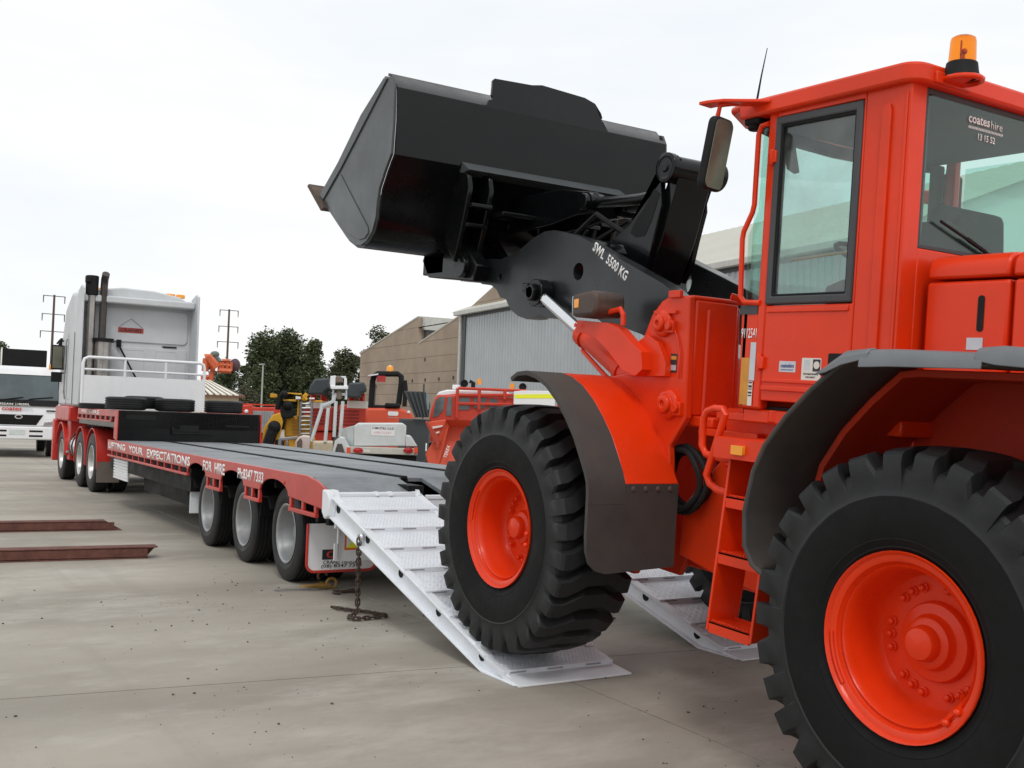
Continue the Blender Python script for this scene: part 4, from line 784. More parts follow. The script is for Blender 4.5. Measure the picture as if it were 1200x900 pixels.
# steel beams on the ground
for x0, y0, y1, lab in ((13.75, -3.05, 1.2, 'rusty brown steel beam on the ground, the farther of two'), (11.15, -2.82, 1.6, 'rusty brown steel beam on the ground, the nearer of two')):
    o = empty('steel_beam', (x0, y0, 0), R(-3.5 if x0 < 12 else -3)); tag(o, lab, 'steel beam', 'rusty beams lying on the concrete')
    b = MB(); L_ = y1-y0; b.prism([(-.10,.0), (.10,.0), (.10,.016), (.008,.016), (.008,.134), (.10,.134), (.10,.15), (-.10,.15), (-.10,.134), (-.008,.134), (-.008,.016), (-.10,.016)], 0.0, L_, 'y')
    b.v = [(v[0], v[1]+((.10-.10*v[2]/.15 if x0 < 12 else .2*v[2]/.15) if v[1] < .01 else 0), v[2]*.78) for v in b.v]; b.build('beam_section', RUST, o, .003)
    b = MB(); b.prism([(-.095,.02), (-.085,.02), (-.085,.10), (-.095,.10)], .10, L_, 'y'); b.build('beam_web_plate', RUST, o)

# ================================================================ prime mover
PM = empty('prime_mover', rot=(0,0,R(-1.7))); PM.location = (TRM4 @ Vector((12.5, .0, 0))); tag(PM, 'pale grey sleeper cab prime mover with red chassis and twin stacks, coupled to the trailer', 'truck')
LT, LR = lorry_tyre(.51, .27, .29), lorry_rim(.29, .27, .12, mat('polished_rim', (.55,.55,.53), .35, metal=.6, var=.15))
for x in (-.65, .62):
    lorry_wheel(PM, x, .96, .51, LT, LR, .31); lorry_wheel(PM, x, -.96, .51, LT, LR, .31, True)
for s in (1, -1): lorry_wheel(PM, 2.72, s*.98, .51, LT, LR, None, s < 0)
b = MB()
for s in (1, -1): b.box(-1.6, 4.2, s*.42-.05, s*.42+.05, .72, 1.0)
b.box(-.65-.06,-.65+.06,-.9,.9,.45,.57); b.box(.56,.68,-.9,.9,.45,.57); b.box(-.4,.9,-.5,.5,1.0,1.15); b.box(1.5,4.1,-.8,.8,.5,1.1); b.build('chassis', BLACKM, PM)
for x in (-.65, .62):
    for s in (1, -1):
        a_ = [(x+.60*math.cos(R(q)), .51+.60*math.sin(R(q))) for q in range(-8, 189, 14)]
        MB().strip(a_, .02, min(s*.70,s*1.10), max(s*.70,s*1.10)).build('wheel_guard', RED, PM, .006)
        MB().box(x-.62, x-.60, min(s*.72,s*1.09), max(s*.72,s*1.09), .2, .55).build('mud_flap', BLACKM if x > 0 else mat('brown_flap', (.16,.13,.11), .6), PM)
b = MB(); b.cyl((1.28,.80,.70), (1.95,.80,.70), .31, n=24); b.build('fuel_tank', CHROME, PM, .03)
for x in (1.42, 1.80): MB().lathe([(.315,-.03), (.322,-.03), (.322,.03), (.315,.03)], 24, Matrix.Translation((x,.80,.70)) @ Matrix.Rotation(R(90), 4, 'Y')).build('tank_strap', BLACKM, PM)
MB().box(2.05, 2.60, .75, 1.08, .42, 1.25).build('step_box', RED, PM, .02); MB().box(1.4, 2.65, -1.1, -.75, .35, 1.2).build('step_box', RED, PM, .02); MB().box(2.1, 2.55, 1.07, 1.12, .55, .60).build('cab_step', STEEL, PM, .01)
for s in (1, -1):
    a_ = [(2.72+.64*math.cos(R(q)), .51+.64*math.sin(R(q))) for q in range(0, 181, 15)]
    MB().strip(a_, .03, min(s*.98,s*1.15), max(s*.98,s*1.15)).build('front_fender', RED, PM, .01)
b = MB(); b.box(1.65, 4.35, .90, 1.16, 1.18, 1.47); b.box(1.65, 4.35, -1.16, -.90, 1.18, 1.47); b.box(4.1, 4.4, -1.2, 1.2, .35, 1.2); b.build('cab_skirt', RED, PM, .03)
cabp = [(1.6,1.46), (4.25,1.46), (4.35,1.75), (4.10,2.75), (3.55,3.45), (2.5,3.72), (1.6,3.66)]
b = MB(); b.prism(cabp, -1.12, 1.12); cab = b.build('sleeper_cab', TRUCKGREY, PM, .07)
b = MB(); b.prism([(-1.0,3.60), (-.8,3.72), (-.3,3.80), (.3,3.82), (.8,3.74), (1.0,3.60)], 1.45, 2.6, 'x'); b.build('roof_fairing', TRUCKGREY, PM, .03)
b = MB(); b.prism([(-1.06,3.48), (1.06,3.48), (1.06,3.62), (-1.06,3.62)], 1.25, 1.62, 'x'); b.build('rear_roof_lip', TRUCKGREY, PM, .03)
for s in (1, -1):
    b = MB(); b.prism([(1.02,1.5), (1.62,1.5), (1.62,3.70), (1.25,3.78), (1.06,3.72)], min(s*1.06,s*1.10), max(s*1.06,s*1.10)); b.build('side_extender', TRUCKGREY, PM, .015)
    MB().prism([(2.75,1.75), (3.85,1.75), (3.80,2.2), (3.55,2.75), (2.75,2.75)], min(s*1.115,s*1.128), max(s*1.115,s*1.128)).build('door', TRUCKGREY, PM, .01)
    MB().prism([(2.85,2.12), (3.74,2.12), (3.70,2.25), (3.50,2.68), (2.85,2.68)], min(s*1.126,s*1.132), max(s*1.126,s*1.132)).build('side_window', mat('side_window_dark', (.03,.036,.04), .25), PM)
    b = MB(); b.tube([(2.70,s*1.15,1.6), (2.70,s*1.17,1.75), (2.70,s*1.17,2.7), (2.70,s*1.15,2.8)], .016, 6); b.build('grab_handle', STEEL, PM)
    for x_ in (2.72, 1.66): MB().box(x_, x_+.02, min(s*1.118,s*1.124), max(s*1.118,s*1.124), 1.5, 2.9).build('shut_line', SEAL, PM)
    MB().box(2.0, 2.5, min(s*1.118,s*1.13), max(s*1.118,s*1.13), 1.6, 2.1).build('locker_door', TRUCKGREY, PM, .008)
    b = MB(); b.tube([(3.65,s*1.10,2.78), (3.70,s*1.20,2.80), (3.70,s*1.25,2.72)], .02, 6); b.box(3.66,3.76,s*1.23-.11,s*1.23+.11,2.20,2.70); b.box(3.66,3.76,s*1.23-.10,s*1.23+.10,1.95,2.15); b.build('mirror', DARK, PM, .02)
    MB().box(3.652, 3.659, s*1.23-.09, s*1.23+.09, 2.23, 2.67).build('mirror_glass', MIRROR, PM)
b = MB(); b.prism([(4.02,2.86), (4.40,2.78), (4.40,2.70), (4.05,2.78)], -1.10, 1.16); b.build('sun_visor', DARK, PM, .01)
b = MB(); b.prism([(4.36,1.80), (4.14,2.70), (4.125,2.70), (4.345,1.80)], -1.0, 1.0); b.build('windscreen', DKGLASS, PM)
# panels pressed into the back wall
b = MB(); b.prism(rrect(1.95, .66, .10), 1.572, 1.60, 'x'); b.v = [(v[0], v[1]-.03, v[2]+3.10) for v in b.v]; b.build('back_panel', TRUCKGREY, PM, .012)
for y, w, z, h in ((.05,1.95,2.10,1.15),):
    b = MB(); b.prism(rrect(w, h, .06), 1.580, 1.60, 'x'); b.v = [(v[0], v[1]+y-.08, v[2]+z) for v in b.v]; b.build('back_panel', TRUCKGREY, PM, .01)
for y, w in ((.12,.62), (-.60,.42)):
    for hh, t in ((.62,.010), (.52,.006)):
        o = ring(rrect(w, hh, .05), rrect(w-.03, hh-.03, .04), 1.574, 1.582, 'x'); o.v = [(v[0]-(.0 if t > .008 else .0), v[1]+y, v[2]+2.32) for v in o.v]; o.build('back_panel_frame', TRUCKGREY, PM, .002); break
MB().box(1.575, 1.582, -.80, -.52, 2.70, 2.73).build('back_handle', DARK, PM)
plate('maker_badge', mat('badge_red', (.35,.04,.03), .4), PM, fr((1.570, .10, 3.00), *REAR), .48, .10, .004); words('CRANES', 'badge_lettering', DECALK, PM, fr((1.565, .10, 3.00), *REAR), .40, .06, .02)
MB().tube([(1.568,.32,3.06), (1.568,.10,3.23), (1.568,-.12,3.06)], .008, 5).build('badge_triangle', mat('badge_grey', (.3,.31,.33), .4), PM)
b = MB(); b.tube([(1.5,.34,2.72), (1.45,-.02,2.05), (1.4,-.16,1.75)], .02, 6); b.box(1.5,1.58,.28,.36,2.66,2.80); b.build('stay_rod', BLACKM, PM)
for z in (2.95, 3.06, 3.17): MB().box(1.58, 1.59, -.985, -.945, z, z+.05).build('vent_hole', DARK, PM)
# stacks
ST = mat('stack_metal', (.36,.34,.32), .22, metal=.9, var=.2, scale=3, dirt=(.15,.12,.11), dirtamt=.6); SOOT = mat('sooty_pipe', (.085,.075,.07), .35, metal=.5, var=.3)
b = MB(); b.cyl((1.30,.90,1.5), (1.30,.90,3.62), .085, n=18); b.build('intake_pipe', ST, PM); b = MB(); b.cyl((1.30,.90,3.60), (1.30,.90,3.98), .115, .12, n=18); b.obox(Matrix.Translation((1.24,.98,3.90)), .16, .10, .14); b.build('intake_cap', DARK, PM, .02)
MB().tube([(1.30,.68,2.74), (1.30,.68,3.80), (1.27,.68,3.92), (1.16,.68,4.02)], .070, 16).build('exhaust_stack', SOOT, PM)
MB().cyl((1.30,.66,1.45), (1.30,.66,2.74), .16, n=20).build('muffler_shield', ST, PM); b = MB(); b.cyl((1.30,.66,2.72), (1.30,.66,2.79), .20, n=20); b.build('muffler_clamp', DARK, PM)
for y in (.74, -.66): 
    b = MB(); b.cyl((1.75,y,3.72), (1.75,y,3.80), .10, n=12); b.cyl((1.75,y-.2,3.72), (1.75,y-.2,3.80), .09, n=12); b.build('roof_beacon', AMBER, PM, .015)

for ch in PM.children:            # short cab: everything ahead of the back wall is drawn in
    if ch.type == 'MESH' and not ch.name.startswith('front_fender'):
        for v in ch.data.vertices:
            if v.co.x > 1.6: v.co.x = 1.6 + (v.co.x-1.6)*.68

# ================================================================ white tipper truck facing the camera
WT = empty('tipper_truck', at(24, 29.6), R(-96)); tag(WT, 'white tipper truck with dark windscreen and black tray, parked facing the camera', 'truck')
b = MB(); b.prism([(0,.86), (0,1.10), (.10,1.50), (.40,2.30), (.50,2.46), (.70,2.52), (2.0,2.54), (2.0,.86)], -1.06, 1.06, 'x'); b.build('cab', WHITE, WT, .05)
b = MB(); b.prism([(.085,1.53), (.115,1.53), (.385,2.26), (.355,2.26)], -.98, .98, 'x'); b.build('windscreen', mat('truck_windscreen', (.055,.078,.085), .12, var=.35, scale=1.2, spec=.7, coat=.4), WT)
MB().prism([(.10,1.50), (.13,1.50), (.40,2.28), (.37,2.28)], -1.01, 1.01, 'x').build('windscreen_surround', DARK, WT)
MB().prism([(-.10,1.30+.2), (.06,1.50), (.06,1.62), (.05,1.62)], -1.0, 1.0, 'x').build('wiper_panel', DARK, WT) if False else MB().prism([(.03,1.42), (.09,1.42), (.14,1.60), (.075,1.58)], -.98, .98, 'x').build('wiper_panel', DARK, WT)
b = MB(); b.tube([(-.9,.03,1.50), (-.5,.06,1.56), (.1,.11,1.66)], .015, 5); b.tube([(-.1,.03,1.46), (.3,.09,1.62), (.85,.12,1.68)], .015, 5); b.build('wiper', DARK, WT)
b = MB(); b.prism([(-.62,1.18), (.62,1.18), (.45,.90), (-.45,.90)], -.012, .02, 'y'); b.build('grille', BLACKM, WT, .004)
for z in (.97, 1.05): MB().box(-.50, .50, -.022, -.006, z, z+.025).build('grille_bar', DARK, WT)
o = ring([(.10*math.cos(a*.5236), .06*math.sin(a*.5236)+1.12) for a in range(12)], [(.07*math.cos(a*.5236), .038*math.sin(a*.5236)+1.12) for a in range(12)], -.03, -.012); o.build('grille_emblem', CHROME, WT)
for s in (1, -1):
    MB().prism([(s*.62,.88), (s*1.03,.92), (s*1.03,1.03), (s*.66,1.0)], -.03, .02, 'y').build('headlight', mat('headlamp_glass', (.45,.47,.48), .15, metal=.5), WT, .01)
    MB().box(s*.95-.08, s*.95+.08, -.02, .02, .74, .80).build('indicator', AMBER, WT); MB().box(s*.83-.14, s*.83+.14, -.012, .0, 1.28, 1.32).build('air_slot', DARK, WT)
    MB().box(s*.8-.07, s*.8+.07, .5, .62, 2.48, 2.60).build('roof_marker', AMBER, WT, .01)
    lw = lorry_wheel(WT, s*.90, 1.15, .46, LT, LR); lw.rotation_euler = (0, 0, R(-90 if s > 0 else 90)); lw.scale = (.9, .9, .9)
    lw = lorry_wheel(WT, s*.80, 4.6, .46, LT, LR); lw.rotation_euler = (0, 0, R(-90 if s > 0 else 90)); lw.scale = (.9, .9, .9)
    b = MB(); b.tube([(s*1.04,.35,2.3), (s*1.28,.30,2.2), (s*1.28,.30,1.9)], .018, 6); b.box(s*1.28-.09, s*1.28+.09, .26, .32, 1.65, 2.05); b.build('mirror', DARK, WT, .015)
b = MB(); b.box(-1.06, 1.06, -.10, .25, .50, .86); b.build('bumper', WHITE, WT, .04)
for z in (.58, .71): 
    for x0, x1 in ((-.92,-.28), (.28,.62)): MB().box(x0, x1, -.106, -.098, z, z+.05).build('bumper_slot', DARK, WT)
plate('number_plate', mat('plate_grey', (.6,.66,.64), .5), WT, fr((-.02, -.108, .70), (1,0,0), (0,0,1)), .40, .13)
words('coates', 'cab_lettering', mat('red_print', (.6,.05,.04), .5), WT, fr((-.18, .012, 1.335), (1,0,0), (0,.2,1)), .50, .10, .03); words('hire', 'cab_lettering', DECALS, WT, fr((.22, .012, 1.345), (1,0,0), (0,.2,1)), .26, .10)
words('NISSAN DIESEL', 'maker_lettering', CREAM, WT, fr((-.15, .02, 1.46), (1,0,0), (0,.3,1)), .85, .06, .03)
MB().ball((-.05,.28,1.62), .09, 1.1, .6, .7).build('dash_ornament', HIVIS, WT)
b = MB(); b.box(-1.1, 1.1, .9, 6.0, .55, .85); b.build('chassis', BLACKM, WT)
b = MB(); b.box(-.45, .74, 2.15, 2.25, 1.0, 3.06); b.box(-1.15, -1.10, 2.2, 6.2, 1.1, 2.4); b.box(1.10, 1.15, 2.2, 6.2, 1.1, 2.4); b.box(-1.1, 1.1, 2.2, 6.2, 1.0, 1.1); b.build('tray', BLACKM, WT, .02); MB().box(-.49, -.45, 2.13, 2.2, 2.4, 3.08).build('tray_post', CREAM, WT)

# ================================================================ ground: one far sheet, concrete slabs with open joints near by
b = MB(); b.add([(-400,-900,-.02), (1200,-900,-.02), (1200,700,-.02), (-400,700,-.02)], [(0,1,2,3)]); G = b.build('ground', CONC); tag(G, 'grey concrete yard ground', kind='structure')
def jx(i, y): return 6.013 + 6.2*i + .119*(y+.9)
def jy(k, x): return -3.72 - .0345*(x-6) + 4.6*k
g_ = .006
for i in range(-3, 6):
    for k in range(-3, 4):
        cs = []
        for a, c, ga, gc in ((i, k, g_, g_), (i+1, k, -g_, g_), (i+1, k+1, -g_, -g_), (i, k+1, g_, -g_)):
            x, y = 6.2*a, 4.6*c
            for _ in range(6): x = jx(a, y); y = jy(c, x)
            cs.append((x+ga, y+gc))
        MB().prism(cs, -.05, 0, 'z').build('slab', CONC, G)
b = MB()
cl = [(random.uniform(3.6, 10), random.uniform(-4.5, .3)) for _ in range(14)]
for k in range(330):
    q = random.choice(cl); x, y = random.gauss(q[0], .6), random.gauss(q[1], .45); r = random.choice((.002,.003,.003,.004,.005,.008)); b.ball((x, y, r*.4), r, random.uniform(.7,1.6), random.uniform(.7,1.3), .6, 5)
o = b.build('gravel', mat('dark_grit', (.09,.08,.068), .9, var=.4)); tag(o, 'scattered dark grit on the concrete', kind='stuff')

# ================================================================ buildings along the right of the yard
C0 = at(539, 46); RZ = R(-5.9)
SH = empty('shed', C0, RZ); tag(SH, 'long grey corrugated steel shed with a pale pitched roof behind the loader', 'shed')
EA, LEN, HALF = 6.05, 42, 10.0; RI = EA + HALF*math.tan(R(21))
def corr(x0, x1, per, dep):
    p = []; x = x0
    while x < x1: p += [(x,0), (x+per*.42,0), (x+per*.52,dep), (x+per*.90,dep)]; x += per
    return p
lo_, hi_ = 5.0, 60.0
for _ in range(40):
    LEN = (lo_+hi_)/2; P_ = C0 + Matrix.Rotation(RZ, 3, 'Z') @ Vector((-LEN, 0, 0)); lo_, hi_ = (LEN, hi_) if 600+1270*P_.dot(Rt)/P_.dot(Fh) < 1012 else (lo_, LEN)
x = -LEN
while x < -.1:
    x1 = min(x+3.0, 0); MB().strip(corr(x, x1-.01, .25, .035), .002, .35, EA, 'z').build('wall_sheet', CORR, SH, sharp=20); x += 3.0
MB().box(-LEN, 0, -20, -.06, 0, .36).build('plinth', WALLC, SH); MB().box(-.04, 0, -20, 0, .3, EA).build('end_wall', CORR, SH); MB().prism([(-20,EA), (0,EA), (-10,RI)], -.05, 0, 'x').build('gable', CORR, SH)
MB().box(-LEN, -LEN+.05, -20, 0, 0, EA).build('end_wall', WHITE, SH); MB().prism([(-20,EA), (0,EA), (-10,RI)], -LEN, -LEN+.05, 'x').build('gable', WHITE, SH)
b = MB(); sl = math.tan(R(21))
for s in (0, 1):
    n0 = len(b.v); p = corr(-LEN-.3, .35, .5, .04); v = []
    for q in p:
        h = q[1]
        v += [(q[0], .25 if s == 0 else -20.25, EA-.25*sl+h+.02), (q[0], -10, RI+h+.02)]
    b.add(v, [(2*i, 2*i+1, 2*i+3, 2*i+2) for i in range(len(p)-1)])
b.build('roof', ROOFM, SH, sharp=15)
MB().box(-LEN-.3, .35, .10, .28, EA-.20, EA-.02).build('gutter', mat('pale_gutter', (.50,.50,.47), .5), SH, .02)
MB().box(-LEN, 0, .045, .06, EA-.32, EA-.20).build('eave_flashing', SEAL, SH)
MB().cyl((-.10,.12,.1), (-.10,.12,EA-.2), .07, n=10).build('downpipe', mat('pale_gutter', (.5,.5,.47), .5), SH); MB().box(-.55, -.28, .036, .09, .1, EA-.2).build('corner_flashing', SEAL, SH)

SW = empty('sawtooth_building', C0 + Matrix.Rotation(RZ, 3, 'Z') @ Vector((0, -.6, 0)), RZ); tag(SW, 'tan precast concrete factory wall with a sawtooth roofline behind the orange roller', 'building')
SWI = (Matrix.Translation(SW.location) @ Matrix.Rotation(RZ, 4, 'Z'))
def wall_t(px):
    lo, hi = -5.0, 60.0
    for _ in range(50):
        t = (lo+hi)/2; P = SWI @ Vector((t, 0, 0)); x = 600+1270*P.dot(Rt)/P.dot(Fh)
        if x > px: lo = t
        else: hi = t
    return t, P.dot(Fh)
def wp(px, py): t, d = wall_t(px); return (t, zat(px, py, d))
A0, A1, A2, A3 = wp(421, 414), wp(487, 371), wp(488.5, 402), wp(541, 366)
prof = [(A0[0],0), A0, A1, A2, A3, (A3[0]-4, A3[1]+1.2), (A3[0]-4, 0)]
def clip(poly, z, keep_above):
    out = []; f = (lambda p: p[1] >= z) if keep_above else (lambda p: p[1] <= z)
    for i, p in enumerate(poly):
        q = poly[(i+1) % len(poly)]
        if f(p): out.append(p)
        if f(p) != f(q):
            t = (z-p[1])/(q[1]-p[1]); out.append((p[0]+t*(q[0]-p[0]), z))
    return out
z = 0
while z < 8.5:
    h = random.choice((.5,.62,.74)); pl = clip(clip(prof, z+.006, True), z+h-.006, False)
    if len(pl) > 2: MB().prism(pl, -.2, 0.0-random.random()*.012).build('wall_panel', WALLC, SW)
    z += h
MB().prism(prof, -26, -.21).build('building_body', mat('dim_concrete', (.22,.175,.135), .9), SW)
b = MB(); b.prism([(A0[0]+.1,A0[1]+.03), (A0[0]+.1,A0[1]-.04), (A1[0]-.02,A1[1]-.03), (A1[0]-.02,A1[1]+.04)], -26, .02); b.prism([(A2[0],A2[1]+.03), (A2[0],A2[1]-.04), (A3[0],A3[1]-.03), (A3[0],A3[1]+.04)], -26, .02); b.build('roof', mat('roof_edge', (.48,.45,.40), .7), SW)
b = MB(); b.box(A1[0]-.10, A1[0]-.06, -25, -.3, A2[1]+.2, A1[1]-.55); b.build('clerestory_glass', mat('clerestory', (.10,.13,.14), .1, spec=.8), SW)
for k in range(10): MB().box(A1[0]-.15, A1[0]-.05, -.4-k*2.4, -.30-k*2.4, A2[1], A1[1]-.5).build('mullion', SEAL, SW)
MB().box(A1[0]-.35, A1[0]+.1, -25, -.22, A1[1]-.62, A1[1]-.02).build('clerestory_fascia', mat('pale_fascia', (.55,.56,.53), .5), SW)
for px, py in ((497,421), (483,446), (498,445), (514,444), (531,442.5), (441,453)):
    t, zz = wp(px, py); MB().cyl((t,-.02,zz), (t,.02,zz), .085, n=8).build('wall_vent', mat('vent_brown', (.09,.06,.045), .8), SW)
for px in (497, 440): t, _ = wall_t(px); MB().box(t-.06, t+.06, 0, .03, 0, zat(px, 450, wall_t(px)[1])).build('wall_pipe', SEAL, SW)

# far pavilion with a ribbed light roof
PV = empty('pavilion', at(258, 62), -YAW - math.atan((258-600)/1270) - R(90)); tag(PV, 'small cream building with a hipped roof of light ribs behind the headboard', 'pavilion')
d = 62; sx = d/1270; L_, R_ = (225-258)*sx, (280-258)*sx; z0, z1, zt = 0, zat(270,463,d), zat(245,445,d)
MB().box(L_, R_, 0, 3, 0, z1).build('wall', mat('cream_wall', (.62,.50,.36), .8, var=.05), PV); MB().box(-.5, -.2, -.02, 0, z1-.7, z1-.4).build('window', DARK, PV)
b = MB(); e = .35; mid = (238-258)*sx
b.add([(L_-e,-e,z1), (R_+e,-e,z1), (R_+e,3+e,z1), (L_-e,3+e,z1), (mid-1.0,1.3,zt), (mid+.4,1.3,zt)], [(0,1,5,4), (1,2,5), (2,3,4,5), (3,0,4), (3,2,1,0)]); b.build('roof', mat('dark_roof', (.10,.075,.06), .7), PV)
for k in range(8):
    xa = L_ + k*(R_-L_)/7.6; xb = mid-1.0 + k*1.4/7.6
    MB().add([(xa,-e-.03,z1+.03), (xa+.20,-e-.03,z1+.03), (xb+.09,1.28,zt+.03), (xb,1.28,zt+.03), (xa,-e-.03,z1-.02), (xa+.20,-e-.03,z1-.02), (xb+.09,1.28,zt), (xb,1.28,zt)], [(0,1,2,3), (0,4,5,1), (1,5,6,2), (3,2,6,7), (0,3,7,4), (4,7,6,5)]).build('roof_rib', mat('rib_white', (.75,.72,.62), .5), PV)
MB().box(L_-e, R_+e, -e-.02, -e+.02, z1-.12, z1).build('fascia', mat('brown_fascia', (.16,.07,.04), .6), PV)

# ================================================================ poles
def power_pole(px, top, d, label):
    P = at(px, d); H = zat(px, top, d); o = empty('power_pole', P, -YAW-math.atan((px-600)/1270)-R(90)+R(8)); tag(o, label, 'power pole', 'power poles on the skyline')
    b = MB(); b.cyl((0,0,0), (.0,0,H), .17, .12, n=8); b.build('pole', mat('pole_brown', (.10,.06,.05), .8), o)
    for dz, w in ((.1,2.3), (2.2,2.4), (4.2,2.6)):
        b = MB(); b.box(-w*.5, w*.5, -.05, .05, H-dz-.09, H-dz); b.build('crossarm', mat('arm_grey', (.16,.14,.13), .7), o)
        for s in (-1, 1):
            b = MB(); b.cyl((s*w*.5,0,H-dz), (s*w*.5,0,H-dz-.85), .07, .05, n=6); b.build('insulator', mat('arm_grey', (.16,.14,.13), .7), o)
    return o
p1 = power_pole(59, 345, 125, 'dark power pole with three crossarms above the white tipper truck'); p2 = power_pole(265, 362, 140, 'dark power pole with three crossarms above the pavilion')
lp = empty('lamp_pole', at(307.5, 55)); tag(lp, 'thin pale pole standing in front of the dark trees', 'pole'); H = zat(308, 426, 55); MB().cyl((0,0,0), (0,0,H), .055, .04, n=8).build('shaft', mat('galvanised', (.42,.43,.40), .5, metal=.3), lp); MB().box(-.1, .5, -.06, .06, H-.05, H).build('lamp_head', mat('galvanised', (.42,.43,.40)), lp)

# ================================================================ trees
LEAF = {}
def leafmat(name, c1, c2):
    M = bpy.data.materials.new(name); M.use_nodes = True; N = M.node_tree.nodes; L = M.node_tree.links; p = N['Principled BSDF']; p.inputs['Roughness'].default_value = .7; p.inputs['Specular IOR Level'].default_value = .25
    g = N.new('ShaderNodeNewGeometry'); r = N.new('ShaderNodeValToRGB'); r.color_ramp.elements[0].color = c1+(1,); r.color_ramp.elements[1].color = c2+(1,); L.new(g.outputs['Random Per Island'], r.inputs[0])
    n = N.new('ShaderNodeTexNoise'); n.inputs['Scale'].default_value = .5; t = N.new('ShaderNodeTexCoord'); L.new(t.outputs['Object'], n.inputs[0]); x = N.new('ShaderNodeMix'); x.data_type = 'RGBA'; x.blend_type = 'MULTIPLY'; x.inputs[0].default_value = .6
    L.new(r.outputs[0], x.inputs[6]); q = N.new('ShaderNodeValToRGB'); q.color_ramp.elements[0].color = (.65,.65,.65,1); q.color_ramp.elements[1].color = (1.4,1.4,1.3,1); L.new(n.outputs[0], q.inputs[0]); L.new(q.outputs[0], x.inputs[7]); L.new(x.outputs[2], p.inputs['Base Color']); return M
LF1, LF2, LF3 = leafmat('dark_foliage', (.040,.056,.028), (.105,.130,.065)), leafmat('olive_foliage', (.045,.052,.028), (.10,.105,.055)), leafmat('grey_scrub', (.075,.080,.050), (.14,.14,.095))
BARK = mat('bark', (.09,.07,.055), .9, var=.3)
def tree(px, d, w, h, label, cat='tree', lobes=10, leaves=3600, mt=None, base=.25, size=.3, seed=0, group=None, cone=0, name='tree'):
    rnd = random.Random(seed*31+px); o = empty(name, at(px, d)); tag(o, label, cat, group); mt = mt or LF1
    cs = []
    for k in range(lobes):
        f = (k+.5)/lobes; zz = h*(base+(.93-base)*f); rad = w*.5*(1-.55*abs(f-.42)*1.2) * (1-cone*f); a = k*2.4+rnd.random()
        rr = rad*rnd.uniform(.25,.75); cs.append((Vector((rr*math.cos(a), rr*math.sin(a)*.8, zz)), w*rnd.uniform(.15,.26)*(1-.45*cone*f)))
    b = MB(); b.tube([(0,0,0), (w*.02,0,h*.35), (-w*.01,w*.02,h*.65), (0,0,h*.85)], [w*.035+.08, w*.028+.06, w*.018+.04, .04], 8)
    for c, r in cs: b.tube([(0,0,max(.1, c.z*.6)), tuple(c*.6+Vector((0,0,c.z*.28))), tuple(c)], [w*.014+.03, w*.009+.02, .015], 5)
    b.build('trunk', BARK, o)
    vs = []; fs = []
    for i in range(leaves):
        c, r = cs[rnd.randrange(lobes)]; u = Vector((rnd.gauss(0,1), rnd.gauss(0,1), rnd.gauss(0,1))).normalized(); p = c + u*r*(rnd.random()**.42)*rnd.choice((1.0,1.0,1.12,1.3))
        s = size*rnd.uniform(.5,1.25); a = Vector((rnd.gauss(0,1), rnd.gauss(0,1), rnd.gauss(0,.6))).normalized(); e = a.orthogonal().normalized(); e.rotate(__import__('mathutils').Quaternion(a, rnd.random()*6.28))
        n = len(vs); vs += [p-a*s*.5, p+e*s*.28, p+a*s*.5, p-e*s*.28]; fs.append((n,n+1,n+2,n+3))
    me = bpy.data.meshes.new('crown'); me.from_pydata([tuple(v) for v in vs], [], fs); me.materials.append(mt); put('crown', me, o); return o
S = 95/1270
def T_(px, top, wpx, d, label, **k): return tree(px, d, wpx*d/1270, zat(px, top, d), label, **k)
T_(307, 389, 52, 92, 'tall dark ragged tree, left one of the dark clump behind the thin pole', lobes=26, leaves=13500, seed=1, base=.08)
T_(338, 386, 58, 95, 'tall broad dark tree in the middle of the dark clump', lobes=28, leaves=15000, seed=2, base=.08)
T_(366, 395, 36, 90, 'tall dark tree at the right end of the dark clump, sky showing through', lobes=18, leaves=7800, seed=3, base=.06)
T_(320, 410, 84, 100, 'low dark tree filling the foot of the dark clump', lobes=26, leaves=11250, seed=4, base=.02)
T_(362, 418, 60, 102, 'low dark tree between the dark clump and the raised black buckets', lobes=20, leaves=8250, seed=14, base=.02)
T_(404, 409, 44, 96, 'rounded dark olive tree left of the sawtooth building', lobes=14, leaves=7800, seed=5, base=.08, mt=LF2)
T_(424, 403, 26, 98, 'dark olive tree rising behind the corner of the sawtooth building', lobes=10, leaves=4500, seed=6, base=.1, mt=LF2)
T_(447, 380, 52, 105, 'open topped gum tree showing over the sawtooth roof', lobes=9, leaves=3600, seed=7, base=.45, mt=LF2)
T_(264, 426, 52, 105, 'dark tree behind the orange boom lift', lobes=16, leaves=7500, seed=8, base=.02)
T_(286, 424, 34, 108, 'dark pointed tree between the pavilion and the dark clump', lobes=9, leaves=3300, seed=9, base=.05, cone=.5)
T_(247, 420, 22, 110, 'dark tree at the right edge of the prime mover', lobes=9, leaves=3000, seed=10, base=.05)
T_(292, 455, 34, 70, 'grey green scrubby bush behind the red machine', cat='bush', lobes=9, leaves=3900, seed=11, base=.05, mt=LF3, size=.2, name='bush')
T_(270, 462, 36, 78, 'olive scrubby bush right of the pavilion roof', cat='bush', lobes=9, leaves=3300, seed=12, base=.05, mt=LF2, size=.22, name='bush')
T_(2, 396, 34, 120, 'dark tree behind the tray of the white tipper truck', lobes=9, leaves=3900, seed=13, base=.05)
T_(392, 432, 60, 110, 'low dark tree behind the white lighting tower', lobes=18, leaves=7500, seed=15, base=.02)

